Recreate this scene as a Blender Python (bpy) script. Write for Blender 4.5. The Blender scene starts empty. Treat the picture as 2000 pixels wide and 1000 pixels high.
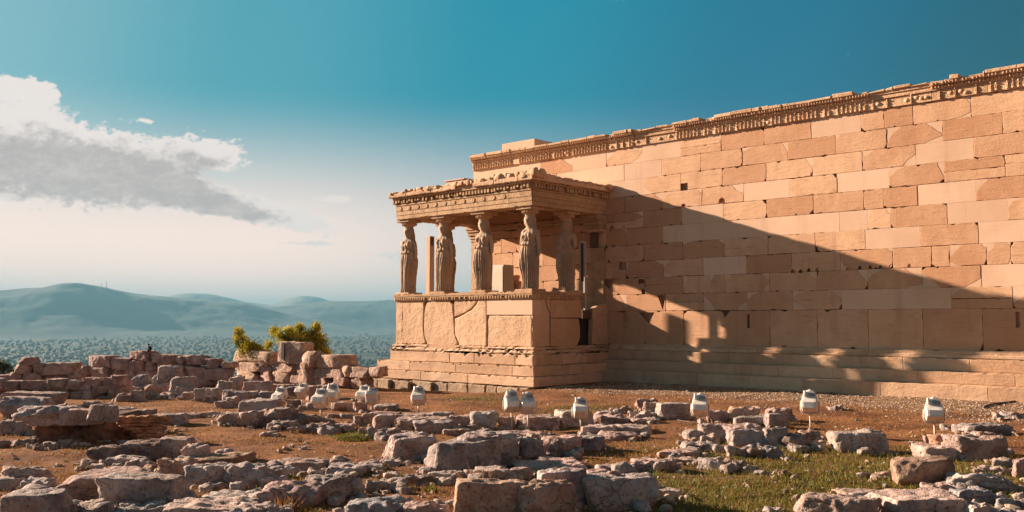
import bpy, bmesh, math, random
import numpy as np
from mathutils import Vector, Matrix, noise
R_ = math.radians
SC = bpy.context.scene
random.seed(7)

# ------------------------------------------------------------------ camera
CAM = Vector((17.063, -22.8985, 0.7176)); YAW = .742; PIT = .0712; FPX = 1821.08; SHY = -4.93
cd = bpy.data.cameras.new("camera"); cam = bpy.data.objects.new("camera", cd); SC.collection.objects.link(cam)
cam.location = CAM; cam.rotation_euler = (math.pi/2 + PIT, 0, YAW)
cd.sensor_width = 36; cd.lens = FPX/2000*36; cd.shift_y = -SHY/2000*-1; cd.clip_end = 60000; cd.clip_start = .1
SC.camera = cam
Fv = Vector((-math.sin(YAW)*math.cos(PIT), math.cos(YAW)*math.cos(PIT), math.sin(PIT)))
Rv = Vector((math.cos(YAW), math.sin(YAW), 0)); Uv = Rv.cross(Fv)
def ray(u, v): return Fv + Rv*((u-1000)/FPX) - Uv*((v-500-SHY)/FPX)

# ------------------------------------------------------------------ sun, sky, exposure
SUNDIR = Vector((-1, -.29, .335)).normalized()
sl = bpy.data.lights.new("sun", 'SUN'); sl.energy = 5.0; sl.angle = R_(.6); sl.color = (1, .765, .575)
so = bpy.data.objects.new("sun", sl); SC.collection.objects.link(so)
so.rotation_euler = SUNDIR.to_track_quat('Z', 'Y').to_euler()
SC.view_settings.view_transform = 'Standard'; SC.view_settings.look = 'None'
SC.view_settings.gamma = 1; EXPO = 1.75; SC.view_settings.exposure = EXPO
SC.render.engine = 'CYCLES'
SC.cycles.max_bounces = 6; SC.cycles.diffuse_bounces = 3; SC.cycles.volume_bounces = 0

class NT:
    def __init__(s, tree): s.t = tree; s.n = tree.nodes; s.l = tree.links
    def node(s, typ, **kw):
        n = s.n.new(typ)
        for k, v in kw.items(): setattr(n, k, v)
        return n
    def put(s, sock, v):
        if isinstance(v, bpy.types.NodeSocket): s.l.new(v, sock)
        elif v is not None: sock.default_value = v
    def math(s, op, a, b=None, c=None, clamp=False):
        n = s.node('ShaderNodeMath', operation=op, use_clamp=clamp)
        s.put(n.inputs[0], a)
        if b is not None: s.put(n.inputs[1], b)
        if c is not None: s.put(n.inputs[2], c)
        return n.outputs[0]
    def mix(s, f, a, b, blend='MIX'):
        n = s.node('ShaderNodeMix', data_type='RGBA', blend_type=blend)
        s.put(n.inputs[0], f)
        s.put(n.inputs[6], a if isinstance(a, bpy.types.NodeSocket) else (*a, 1))
        s.put(n.inputs[7], b if isinstance(b, bpy.types.NodeSocket) else (*b, 1))
        return n.outputs[2]
    def noise(s, vec, scale, detail=4, rough=.55, out=0, dist=0):
        n = s.node('ShaderNodeTexNoise'); s.put(n.inputs['Vector'], vec)
        n.inputs['Scale'].default_value = scale; n.inputs['Detail'].default_value = detail
        n.inputs['Roughness'].default_value = rough; n.inputs['Distortion'].default_value = dist
        return n.outputs[out]
    def voro(s, vec, scale, feature='F1', out=0):
        n = s.node('ShaderNodeTexVoronoi', feature=feature); s.put(n.inputs['Vector'], vec); n.inputs['Scale'].default_value = scale
        return n.outputs[out]
    def mapr(s, v, a, b, c=0., d=1.):
        n = s.node('ShaderNodeMapRange', interpolation_type='SMOOTHSTEP'); s.put(n.inputs[0], v)
        for i, q in enumerate((a, b, c, d)): n.inputs[i+1].default_value = q
        return n.outputs[0]
    def scalev(s, vec, sc):
        n = s.node('ShaderNodeMapping'); s.put(n.inputs[0], vec); n.inputs['Scale'].default_value = sc
        return n.outputs[0]

def sky_world():
    w = bpy.data.worlds.new("World"); SC.world = w; w.use_nodes = True
    t = NT(w.node_tree); t.n.clear()
    out = t.node('ShaderNodeOutputWorld'); bg = t.node('ShaderNodeBackground'); t.l.new(bg.outputs[0], out.inputs[0])
    sk = t.node('ShaderNodeTexSky', sky_type='NISHITA'); sk.sun_disc = False
    sk.sun_elevation = math.asin(SUNDIR.z); sk.sun_rotation = math.atan2(SUNDIR.x, SUNDIR.y)
    sk.air_density = 1.0; sk.dust_density = 2.2; sk.ozone_density = 1.0; sk.altitude = 150
    tc = t.node('ShaderNodeTexCoord'); vec = tc.outputs['Generated']
    sx = t.node('ShaderNodeSeparateXYZ'); t.put(sx.inputs[0], vec)
    az = t.math('MULTIPLY', t.math('ARCTAN2', sx.outputs[0], sx.outputs[1]), 180/math.pi)
    el = t.math('MULTIPLY', t.math('ARCSINE', sx.outputs[2]), 180/math.pi)
    sunang = t.node('ShaderNodeVectorMath', operation='DOT_PRODUCT'); t.put(sunang.inputs[0], vec); sunang.inputs[1].default_value = SUNDIR
    # colour of the clear air by distance from the sun, on top of the physical sky
    SC_ = SKYGAIN
    rp = t.node('ShaderNodeValToRGB'); t.put(rp.inputs[0], t.mapr(sunang.outputs['Value'], -1, 1)); rp.color_ramp.interpolation = 'EASE'
    t.n.remove(rp.inputs[0].links[0].from_node); t.put(rp.inputs[0], t.math('MULTIPLY_ADD', sunang.outputs['Value'], .5, .5))
    els = rp.color_ramp.elements
    while len(els) < len(SKYRAMP): els.new(.5)
    for e_, (c_, col_) in zip(els, SKYRAMP): e_.position = c_*.5+.5; e_.color = (*[q for q in col_], 1)
    sky = t.mix(1., rp.outputs[0], (SC_, SC_, SC_), 'MULTIPLY')
    phys = t.mix(1., sk.outputs[0], (.2, .75, .8), 'MULTIPLY')
    sky = t.mix(.05, sky, phys)
    sky = t.mix(t.mapr(el, 24, 65, 0, .6), sky, (0, 0, 0))
    low = t.math('MULTIPLY', t.mapr(el, SKY_LOW[0], SKY_LOW[1], 1, 0), t.mapr(sunang.outputs['Value'], .15, .68, .08, 1))
    sky = t.mix(low, sky, tuple(q*SC_ for q in SKY_CREAM))
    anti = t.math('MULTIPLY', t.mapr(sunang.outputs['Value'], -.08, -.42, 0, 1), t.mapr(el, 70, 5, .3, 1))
    sky = t.mix(anti, sky, tuple(q*SC_ for q in SKY_ANTI))  # pink tint added to the unseen sky behind the camera, warms shaded sides
    # clouds, laid out by azimuth and elevation
    def azel(u, v):
        d = ray(u, v).normalized(); return math.degrees(math.atan2(d.x, d.y)), math.degrees(math.asin(d.z))
    k = math.degrees(1/FPX)
    cv = t.node('ShaderNodeCombineXYZ'); t.put(cv.inputs[0], az); t.put(cv.inputs[1], t.math('MULTIPLY', el, 1.5))
    n1 = t.noise(cv.outputs[0], .6, 9, .66); n2 = t.noise(cv.outputs[0], 1.9, 8, .6)
    def lobes(lst):
        acc = None
        for (u, v, su, sv, rot, amp) in lst:
            a, e = azel(u, v); c, s_ = math.cos(R_(rot)), math.sin(R_(rot))
            da = t.math('SUBTRACT', az, a); de = t.math('SUBTRACT', el, e)
            p = t.math('ADD', t.math('MULTIPLY', da, c/(su*k)), t.math('MULTIPLY', de, s_/(su*k)))
            q = t.math('ADD', t.math('MULTIPLY', da, -s_/(sv*k)), t.math('MULTIPLY', de, c/(sv*k)))
            r2 = t.math('ADD', t.math('MULTIPLY', p, p), t.math('MULTIPLY', q, q))
            g = t.math('MULTIPLY', t.math('EXPONENT', t.math('MULTIPLY', r2, -1)), amp)
            acc = g if acc is None else t.math('ADD', acc, g)
        return acc
    body = lobes([(95, 312, 150, 62, -9, 1.3), (250, 335, 165, 55, -14, 1.2), (400, 300, 80, 36, -5, 1.05), (440, 398, 130, 24, -12, 1.15), (575, 425, 75, 20, -14, 1.15), (-70, 300, 120, 85, 0, 1.2),
                  (14, 168, 30, 22, 0, .85), (62, 186, 30, 32, 0, .85), (102, 184, 18, 13, 0, .7), (420, 343, 48, 9, -10, -.75), (655, 390, 38, 8, 0, .75), (600, 476, 70, 5, 0, .6), (780, 500, 110, 12, -4, .5), (275, 234, 30, 6, 0, .4)])
    dens = t.math('ADD', body, t.math('ADD', t.math('MULTIPLY', t.math('SUBTRACT', n1, .5), 1.9), t.math('MULTIPLY', t.math('SUBTRACT', n2, .5), 1.0)))
    alpha = t.mapr(dens, .40, .66)
    core = lobes([(110, 335, 130, 52, -6, 1.35), (280, 350, 150, 42, -12, 1.25), (435, 405, 85, 17, -12, 1.2), (375, 312, 65, 20, -5, .75), (-60, 320, 90, 60, 0, .5)])
    core = t.math('ADD', core, t.math('ADD', t.math('MULTIPLY', t.math('SUBTRACT', n1, .5), 1.9), t.math('MULTIPLY', t.math('SUBTRACT', n2, .5), .9)))
    shade = t.math('MULTIPLY', t.mapr(core, .2, .95), t.mapr(t.math('ADD', n1, t.math('MULTIPLY', n2, .5)), .50, .90, .62, 1.0))
    ccol = t.mix(shade, CLOUD_WHITE, CLOUD_GREY)
    sky = t.mix(t.math('MULTIPLY', alpha, .95), sky, ccol)
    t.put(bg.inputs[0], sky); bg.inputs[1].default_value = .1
SKYGAIN = 1/(.1*2**EXPO)
SKYRAMP = [(-.3, (.03, .13, .2)), (.02, (0, .085, .14)), (.26, (0, .15, .26)), (.5, (.0, .25, .36)), (.7, (.07, .33, .42)), (.86, (.22, .43, .49)), (1., (.7, .6, .5))]
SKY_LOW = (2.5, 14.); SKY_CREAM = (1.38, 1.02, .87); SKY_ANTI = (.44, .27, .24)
CLOUD_WHITE = tuple(q/(.1*2**EXPO) for q in (.95, .84, .79)); CLOUD_GREY = tuple(q/(.1*2**EXPO) for q in (.52, .46, .44))
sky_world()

# ------------------------------------------------------------------ helpers
def link(o, parent=None):
    SC.collection.objects.link(o)
    if parent: o.parent = parent
    return o
def tag(o, label=None, cat=None, group=None, kind=None):
    if label: o['label'] = label
    if cat: o['category'] = cat
    if group: o['group'] = group
    if kind: o['kind'] = kind
    return o
def empty(name, loc=(0, 0, 0), rz=0.):
    o = bpy.data.objects.new(name, None); o.location = loc; o.rotation_euler = (0, 0, rz); o.empty_display_size = .2
    return link(o)
class MB:
    """collects faces, then becomes one mesh object"""
    def __init__(s): s.v = []; s.f = []; s.m = []; s.t = []; s.sm = []
    def add(s, vs, fs, mat=0, tone=.5, smooth=False):
        b = len(s.v); s.v += [tuple(q) for q in vs]
        for f in fs:
            s.f.append([b+i for i in f]); s.m.append(mat); s.t.append(tone); s.sm.append(smooth)
    def box(s, x0, x1, y0, y1, z0, z1, mat=0, tone=.5, bev=0., jit=0., open_=()):
        if bev <= 0:
            vs = [(x, y, z) for z in (z0, z1) for y in (y0, y1) for x in (x0, x1)]
            if jit: vs = [(a+random.uniform(-jit, jit), b+random.uniform(-jit, jit), c+random.uniform(-jit, jit)) for a, b, c in vs]
            s.add(vs, [(0, 2, 3, 1), (4, 5, 7, 6), (0, 1, 5, 4), (2, 6, 7, 3), (0, 4, 6, 2), (1, 3, 7, 5)], mat, tone)
            return
        bm = bmesh.new(); bmesh.ops.create_cube(bm, size=1)
        for v in bm.verts:
            v.co = Vector(((x0+x1)/2+v.co.x*(x1-x0), (y0+y1)/2+v.co.y*(y1-y0), (z0+z1)/2+v.co.z*(z1-z0)))
            if jit: v.co += Vector([random.uniform(-jit, jit) for _ in range(3)])
        bmesh.ops.bevel(bm, geom=list(bm.edges), offset=bev, segments=1, affect='EDGES')
        bm.verts.index_update()
        s.add([v.co for v in bm.verts], [[v.index for v in f.verts] for f in bm.faces], mat, tone); bm.free()
    def bm(s, bm, mat=0, tone=.5, smooth=True, M=None):
        bm.verts.index_update()
        s.add([(M @ v.co if M else v.co) for v in bm.verts], [[v.index for v in f.verts] for f in bm.faces], mat, tone, smooth)
    def tube(s, pts, r, n=8, mat=0, tone=.5, cap=True):
        rs = r if isinstance(r, (list, tuple)) else [r]*len(pts)
        P = [Vector(p) for p in pts]; vs = []
        for i, p in enumerate(P):
            d = (P[min(i+1, len(P)-1)]-P[max(i-1, 0)]).normalized()
            a = d.cross(Vector((0, 0, 1)) if abs(d.z) < .9 else Vector((1, 0, 0))).normalized(); b = d.cross(a)
            for k in range(n):
                th = 2*math.pi*k/n; vs.append(p+a*math.cos(th)*rs[i]+b*math.sin(th)*rs[i])
        fs = [(i*n+k, i*n+(k+1) % n, (i+1)*n+(k+1) % n, (i+1)*n+k) for i in range(len(P)-1) for k in range(n)]
        if cap: fs += [list(range(n))[::-1], [(len(P)-1)*n+k for k in range(n)]]
        s.add(vs, fs, mat, tone, True)
    def build(s, name, mats, parent=None):
        me = bpy.data.meshes.new(name); me.from_pydata(s.v, [], s.f)
        for m in (mats if isinstance(mats, (list, tuple)) else [mats]): me.materials.append(m)
        me.polygons.foreach_set('material_index', s.m); me.polygons.foreach_set('use_smooth', s.sm)
        a = me.attributes.new('tone', 'FLOAT', 'FACE'); a.data.foreach_set('value', s.t)
        me.update()
        return link(bpy.data.objects.new(name, me), parent)

# numpy value noise (for terrain)
_rs = np.random.RandomState(3); _G = _rs.rand(256, 256)
def vnoise(x, y):
    xi = np.floor(x).astype(int); yi = np.floor(y).astype(int); fx = x-xi; fy = y-yi
    fx = fx*fx*(3-2*fx); fy = fy*fy*(3-2*fy)
    g = lambda a, b: _G[a & 255, b & 255]
    return (g(xi, yi)*(1-fx)+g(xi+1, yi)*fx)*(1-fy)+(g(xi, yi+1)*(1-fx)+g(xi+1, yi+1)*fx)*fy-.5
def fbm(x, y, o=5, g=.5):
    s = 0; a = 1
    for i in range(o): s = s+a*vnoise(x*2**i+17*i, y*2**i+5*i); a *= g
    return s
def sstep(a, b, x): t = np.clip((x-a)/(b-a), 0, 1); return t*t*(3-2*t)
def edge_x(y):
    y = np.clip(y, -45, 40); return -10.4+np.where(y > -5, (y+5)*.1, (y+5)*.62)
def Hn(x, y):
    """ground height"""
    x = np.asarray(x, float); y = np.asarray(y, float)
    b = -1.10-(.20*sstep(1.3, -1.2, x)+.08*sstep(0, -6, x))*sstep(3, -4, y)+.07*fbm(x*.45+3, y*.45)+.03*fbm(x*2.3, y*2.3, 3)
    b = b+.05*sstep(-3, -1, y)
    # sunken hollow at the left and the small bank beside it
    d = np.maximum(edge_x(y)-1.0-x, 0); d = np.maximum(d, np.maximum(y-24, 0)); d = np.maximum(d, np.maximum(-y-70, 0)); d = np.maximum(d, np.maximum(x-90, 0))
    drop = 14*sstep(0, 12, d)+10*sstep(8, 60, d)+76*sstep(30, 700, d)
    plain = sstep(200, 1200, d)
    return b-drop*1.0+plain*(fbm(x/900., y/900., 4)*16)
def H(x, y): return float(Hn(x, y))
def G(u, v):
    """where the line of sight (u, v) meets the ground"""
    d = ray(u, v); z = -1.1
    for _ in range(4):
        t = (z-CAM.z)/d.z; p = CAM+d*t; z = H(p.x, p.y)
        if z < -1.8: z = -1.8
    return p
def onplane(u, v, y=None, x=None):
    d = ray(u, v); t = (y-CAM.y)/d.y if y is not None else (x-CAM.x)/d.x
    return CAM+d*t

# ------------------------------------------------------------------ materials
def mat(name):
    m = bpy.data.materials.new(name); m.use_nodes = True; t = NT(m.node_tree)
    return m, t, t.n['Principled BSDF']
def bump(t, b, h, dist, strength=1.):
    n = t.node('ShaderNodeBump'); n.inputs['Distance'].default_value = dist; n.inputs['Strength'].default_value = strength
    t.put(n.inputs['Height'], h); t.l.new(n.outputs[0], b.inputs['Normal'])
def marble(name, c_lo, c_hi, vein, veinamt, bumpd, rough=.85, dirt=.0, pits=.0, stretch=7.):
    m, t, b = mat(name)
    tc = t.node('ShaderNodeTexCoord').outputs['Object']
    at = t.node('ShaderNodeAttribute', attribute_name='tone').outputs['Fac']
    off = t.node('ShaderNodeVectorMath', operation='ADD'); t.put(off.inputs[0], tc)
    cx = t.node('ShaderNodeCombineXYZ'); t.put(cx.inputs[0], t.math('MULTIPLY', at, 7.3)); t.put(cx.inputs[2], t.math('MULTIPLY', at, 13.7)); t.put(off.inputs[1], cx.outputs[0])
    v = off.outputs[0]
    sv = t.scalev(v, (1, 1, stretch))
    n1 = t.noise(v, 1.6, 6, .6); n2 = t.noise(sv, 2.2, 9, .68, dist=.6); n3 = t.noise(v, 22, 5, .6)
    col = t.mix(t.mapr(t.math('ADD', t.math('MULTIPLY', n1, .6), t.math('MULTIPLY', at, .4)), .3, .7), c_lo, c_hi)
    col = t.mix(t.math('MULTIPLY', t.mapr(n2, .54, .74), veinamt), col, vein)
    col = t.mix(t.math('MULTIPLY', t.mapr(n3, .55, .8), .15), col, tuple(q*.6 for q in c_lo))
    st1 = t.noise(tc, .33, 5, .62); st2 = t.noise(t.scalev(tc, (2.6, 2.6, .35)), 1., 6, .65)
    col = t.mix(t.math('MULTIPLY', t.mapr(st1, .42, .68), .42), col, tuple(q*w_ for q, w_ in zip(c_lo, (.80, .70, .62))))
    col = t.mix(t.math('MULTIPLY', t.mapr(st2, .52, .74), .40), col, tuple(q*w_ for q, w_ in zip(c_lo, (.62, .58, .58))))
    if dirt: col = t.mix(t.math('MULTIPLY', t.mapr(t.noise(v, 3.1, 7, .7), .52, .66), dirt), col, (.10, .075, .055))
    t.put(b.inputs['Base Color'], col); b.inputs['Roughness'].default_value = rough; b.inputs['Specular IOR Level'].default_value = .25
    h = t.math('ADD', t.math('MULTIPLY', n2, .9), t.math('MULTIPLY', n3, .35))
    h = t.math('ADD', h, t.math('MULTIPLY', n1, 1.2))
    if pits: h = t.math('SUBTRACT', h, t.math('MULTIPLY', t.mapr(t.voro(v, 16), .28, .05), pits))
    bump(t, b, h, bumpd)
    return m
M = {}
M['old'] = marble('weathered_marble', (.51, .275, .155), (.655, .405, .25), (.26, .12, .06), .65, .013)
M['new'] = marble('new_marble', (.62, .415, .285), (.68, .465, .325), (.54, .34, .22), .35, .004)
M['rough'] = marble('rough_marble', (.54, .335, .20), (.66, .435, .275), (.33, .18, .09), .3, .04, dirt=.12, stretch=2.)
M['step'] = marble('step_marble', (.48, .30, .185), (.64, .43, .285), (.28, .15, .085), .5, .022, dirt=.14, stretch=4)
M['dirty'] = marble('stained_marble', (.42, .26, .14), (.55, .36, .21), (.22, .12, .06), .5, .03, dirt=.35, stretch=2.)
M['found'] = marble('foundation_stone', (.33, .23, .15), (.46, .33, .22), (.2, .13, .08), .4, .06, dirt=.4, pits=.5, stretch=1.)
M['statue'] = marble('statue_marble', (.33, .225, .15), (.50, .36, .25), (.12, .08, .05), .6, .014, dirt=.3, stretch=.45)
M['gap'] = marble('joint_stone', (.10, .06, .035), (.14, .085, .05), (.06, .03, .02), .3, .01)
def rockmat(name, pit=.6):
    m, t, b = mat(name)
    oi = t.node('ShaderNodeObjectInfo'); tc = t.node('ShaderNodeTexCoord').outputs['Object']
    ad = t.node('ShaderNodeVectorMath', operation='ADD'); t.put(ad.inputs[0], tc)
    cx = t.node('ShaderNodeCombineXYZ'); rr = t.math('MULTIPLY', oi.outputs['Random'], 60)
    for i in range(3): t.put(cx.inputs[i], rr)
    t.put(ad.inputs[1], cx.outputs[0]); v = ad.outputs[0]
    n1 = t.noise(v, 3.2, 8, .66); n2 = t.noise(v, 14, 6, .65); n3 = t.noise(v, 1.2, 3)
    vo = t.voro(v, 22); vw = t.voro(v, 7)
    col = t.mix(t.mapr(n1, .3, .7), (.22, .175, .165), (.52, .425, .39))
    col = t.mix(t.math('MULTIPLY', t.mapr(n3, .5, .7), .45), col, (.42, .27, .18))
    col = t.mix(t.math('MULTIPLY', t.mapr(n2, .55, .7), .55), col, (.09, .06, .05))
    col = t.mix(t.math('MULTIPLY', t.mapr(t.noise(v, 5, 7, .7), .58, .66), .5), col, (.56, .44, .38))
    wv = t.node('ShaderNodeVectorMath', operation='ADD'); t.put(wv.inputs[0], v); nz = t.node('ShaderNodeTexNoise'); t.put(nz.inputs['Vector'], v); nz.inputs['Scale'].default_value = 4
    sc_ = t.node('ShaderNodeVectorMath', operation='SCALE'); t.put(sc_.inputs[0], nz.outputs['Color']); sc_.inputs['Scale'].default_value = .35; t.put(wv.inputs[1], sc_.outputs[0])
    crack = t.mapr(t.voro(wv.outputs[0], 2.6, 'DISTANCE_TO_EDGE'), .018, .002)
    crack = t.math('MULTIPLY', crack, t.mapr(n3, .50, .60))
    col = t.mix(t.math('MULTIPLY', crack, .3), col, (.09, .065, .05))
    col = t.mix(1., col, oi.outputs['Color'], 'MULTIPLY')
    t.put(b.inputs['Base Color'], col); b.inputs['Roughness'].default_value = .95; b.inputs['Specular IOR Level'].default_value = .15
    h = t.math('ADD', t.math('MULTIPLY', n1, 1.0), t.math('MULTIPLY', n2, .5))
    h = t.math('SUBTRACT', h, t.math('MULTIPLY', t.mapr(vo, .3, .08), pit*.45))
    h = t.math('SUBTRACT', h, t.math('MULTIPLY', t.mapr(vw, .28, .05), pit*.4))
    h = t.math('SUBTRACT', h, t.math('MULTIPLY', crack, .25))
    bump(t, b, h, .085)
    return m
M['rock'] = rockmat('limestone_rock')
def plain(name, c, rough=.6, metal=0., nz=.0, sc=8.):
    m, t, b = mat(name)
    if nz:
        n = t.noise(t.node('ShaderNodeTexCoord').outputs['Object'], sc, 5)
        t.put(b.inputs['Base Color'], t.mix(t.mapr(n, .35, .65), tuple(q*(1-nz) for q in c), c))
    else: b.inputs['Base Color'].default_value = (*c, 1)
    b.inputs['Roughness'].default_value = rough; b.inputs['Metallic'].default_value = metal
    return m
M['lampwhite'] = plain('cream_enamel', (.78, .68, .60), .45, 0, .22, 14)
M['lampdark'] = plain('dark_vent', (.20, .21, .24), .5)
M['glass'] = plain('lamp_glass', (.25, .28, .3), .1)
M['bracket'] = plain('bracket_metal', (.62, .48, .38), .5, 0, .2, 30)
M['greymetal'] = plain('grey_metal', (.40, .37, .36), .5, .0, .15)
M['black'] = plain('black_strip', (.03, .03, .03), .6)
M['panel'] = plain('painted_panel', (.62, .50, .38), .6, 0, .15, 3)
M['dark'] = plain('painted_shade', (.03, .02, .017), .9)
M['wood'] = plain('bark', (.16, .10, .06), .9, 0, .4, 20)
M['cable'] = plain('black_cable', (.05, .04, .04), .6)
M['brick'] = plain('orange_brick', (.50, .22, .10), .9, 0, .35, 12)

def leafmat(name, c1, c2, trans=.35):
    m, t, b = mat(name)
    at = t.node('ShaderNodeAttribute', attribute_name='tone').outputs['Fac']
    col = t.mix(at, c1, c2)
    t.put(b.inputs['Base Color'], col); b.inputs['Roughness'].default_value = .7; b.inputs['Specular IOR Level'].default_value = .2
    tr = t.node('ShaderNodeBsdfTranslucent'); t.put(tr.inputs[0], col)
    mx = t.node('ShaderNodeMixShader'); mx.inputs[0].default_value = trans
    t.l.new(b.outputs[0], mx.inputs[1]); t.l.new(tr.outputs[0], mx.inputs[2])
    t.l.new(mx.outputs[0], t.n['Material Output'].inputs[0])
    return m
M['leaf'] = leafmat('bush_leaves', (.05, .085, .012), (.56, .44, .03), .35)
M['blade'] = leafmat('grass_blades', (.34, .145, .048), (.12, .15, .02), .3)

# colour zones of the ground: 0 dry, 1 green; gravel
def green_at(x, y):
    g = 0
    for (u, v, s, a) in GREENS:
        g = g+a*np.exp(-((x-u)**2+(y-v)**2)/s**2)
    return g
GREENS = []
for (u, v, s, a) in [(1650, 960, 2.2, 1.), (1850, 930, 1.6, .7), (1500, 985, 1.5, .8), (1400, 900, 1.0, .5), (685, 848, .42, 1.3), (1100, 800, 1.4, .6), (930, 778, 1.3, .8), (1190, 800, 1., .4), (1560, 870, 1., .8), (1720, 890, 1., .6), (820, 765, 1.0, .5), (610, 935, .6, .6), (720, 935, .8, .5), (1260, 870, .9, .45), (980, 905, .8, .45), (1330, 960, .9, .6), (300, 800, .8, .3)]:
    p = G(u, v); GREENS.append((p.x, p.y, s, a))
def groundmat():
    m, t, b = mat('ground_earth')
    ps = t.node('ShaderNodeNewGeometry').outputs['Position']; sx = t.node('ShaderNodeSeparateXYZ'); t.put(sx.inputs[0], ps)
    X, Y = sx.outputs[0], sx.outputs[1]
    n1 = t.noise(ps, .9, 6, .6); n2 = t.noise(ps, 7, 6, .65); n3 = t.noise(ps, 38, 4, .6); n4 = t.noise(ps, .25, 3)
    col = t.mix(t.mapr(n1, .35, .65), (.145, .062, .033), (.30, .135, .06))
    col = t.mix(t.math('MULTIPLY', t.mapr(n2, .5, .7), .6), col, (.115, .06, .03))
    col = t.mix(t.math('MULTIPLY', t.mapr(n3, .55, .75), .5), col, (.52, .33, .17))
    g = None
    for (u, v, s, a) in GREENS:
        dx = t.math('SUBTRACT', X, u); dy = t.math('SUBTRACT', Y, v)
        r2 = t.math('ADD', t.math('MULTIPLY', dx, dx), t.math('MULTIPLY', dy, dy))
        e = t.math('MULTIPLY', t.math('EXPONENT', t.math('MULTIPLY', r2, -1/s**2)), a)
        g = e if g is None else t.math('ADD', g, e)
    gm = t.mapr(t.math('ADD', g, t.math('SUBTRACT', n2, .5)), .25, .9)
    col = t.mix(t.math('MULTIPLY', gm, .6), col, t.mix(n3, (.06, .05, .018), (.16, .12, .035)))
    # gravel apron along the temple wall
    gy = t.math('ADD', Y, t.math('MULTIPLY', t.math('SUBTRACT', n1, .5), 2.5))
    gr = t.math('MULTIPLY', t.mapr(gy, -5.0, -2.0), t.mapr(X, 1.0, 2.6))
    gv = t.voro(ps, 26, 'F1', 1)
    hsv = t.node('ShaderNodeSeparateColor'); t.put(hsv.inputs[0], gv)
    gcol = t.mix(hsv.outputs[0], (.13, .07, .038), (.37, .235, .14))
    col = t.mix(gr, col, gcol)
    # far away: plain with fields, trees and built-up ground
    dist = t.node('ShaderNodeVectorMath', operation='LENGTH'); t.put(dist.inputs[0], ps)
    far = t.mapr(dist.outputs['Value'], 60, 300)
    f1 = t.noise(ps, .0016, 7, .65); f2 = t.noise(ps, .012, 6, .7)
    fcol = t.mix(t.mapr(f1, .42, .62), (.03, .04, .03), (.10, .10, .085))
    fcol = t.mix(t.mapr(f2, .5, .66), fcol, (.16, .14, .12))
    col = t.mix(far, col, fcol)
    t.put(b.inputs['Base Color'], col); b.inputs['Roughness'].default_value = 1; b.inputs['Specular IOR Level'].default_value = .1
    h = t.math('ADD', t.math('MULTIPLY', n2, 1.), t.math('MULTIPLY', n3, .5))
    bump(t, b, h, .09)
    return m
M['ground'] = groundmat()
def hillmat(name, c1, c2):
    m, t, b = mat(name); ps = t.node('ShaderNodeNewGeometry').outputs['Position']
    n1 = t.noise(ps, .0011, 8, .65); n2 = t.noise(ps, .009, 5, .7)
    col = t.mix(t.mapr(n1, .4, .62), c1, c2); col = t.mix(t.math('MULTIPLY', t.mapr(n2, .5, .7), .6), col, tuple(q*.45 for q in c1))
    t.put(b.inputs['Base Color'], col); b.inputs['Roughness'].default_value = 1
    return m
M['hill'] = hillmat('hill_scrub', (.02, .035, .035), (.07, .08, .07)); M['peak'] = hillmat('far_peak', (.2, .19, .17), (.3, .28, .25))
m, t, b = mat('city_walls'); at = t.node('ShaderNodeAttribute', attribute_name='tone').outputs['Fac']
t.put(b.inputs['Base Color'], t.mix(at, (.055, .06, .055), (.19, .175, .16))); b.inputs['Roughness'].default_value = .9; M['city'] = m
M['fartree'] = plain('far_foliage', (.05, .062, .04), 1, 0, .5, .05)

# ------------------------------------------------------------------ ground, hills, city
def polar_mesh(name, az0, az1, na, rs, hf, mt, closed=False):
    a = np.linspace(az0, az1, na, endpoint=not closed); A, Rr = np.meshgrid(a, rs)
    X = CAM.x+np.sin(A)*Rr; Y = CAM.y+np.cos(A)*Rr; Z = hf(X, Y, A, Rr)
    V = np.stack([X, Y, Z], -1).reshape(-1, 3); nr = len(rs)
    i, j = np.meshgrid(np.arange(nr-1), np.arange(na if closed else na-1), indexing='ij'); j2 = (j+1) % na
    Fc = np.stack([i*na+j, i*na+j2, (i+1)*na+j2, (i+1)*na+j], -1).reshape(-1, 4)
    V = V.tolist(); Fc = Fc.tolist()
    if closed:
        V.append((CAM.x, CAM.y, H(CAM.x, CAM.y))); c = len(V)-1
        Fc += [[c, (k+1) % na, k] for k in range(na)]
    me = bpy.data.meshes.new(name); me.from_pydata(V, [], Fc); me.materials.append(mt)
    me.polygons.foreach_set('use_smooth', [True]*len(Fc)); me.update()
    return link(bpy.data.objects.new(name, me))
rs = np.concatenate([2*1.011**np.arange(0, 320), np.geomspace(2*1.011**320, 13300, 110)])
tag(polar_mesh('ground', 0, 2*math.pi, 760, rs, lambda X, Y, A, Rr: Hn(X, Y), M['ground'], True), kind='structure')

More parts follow.
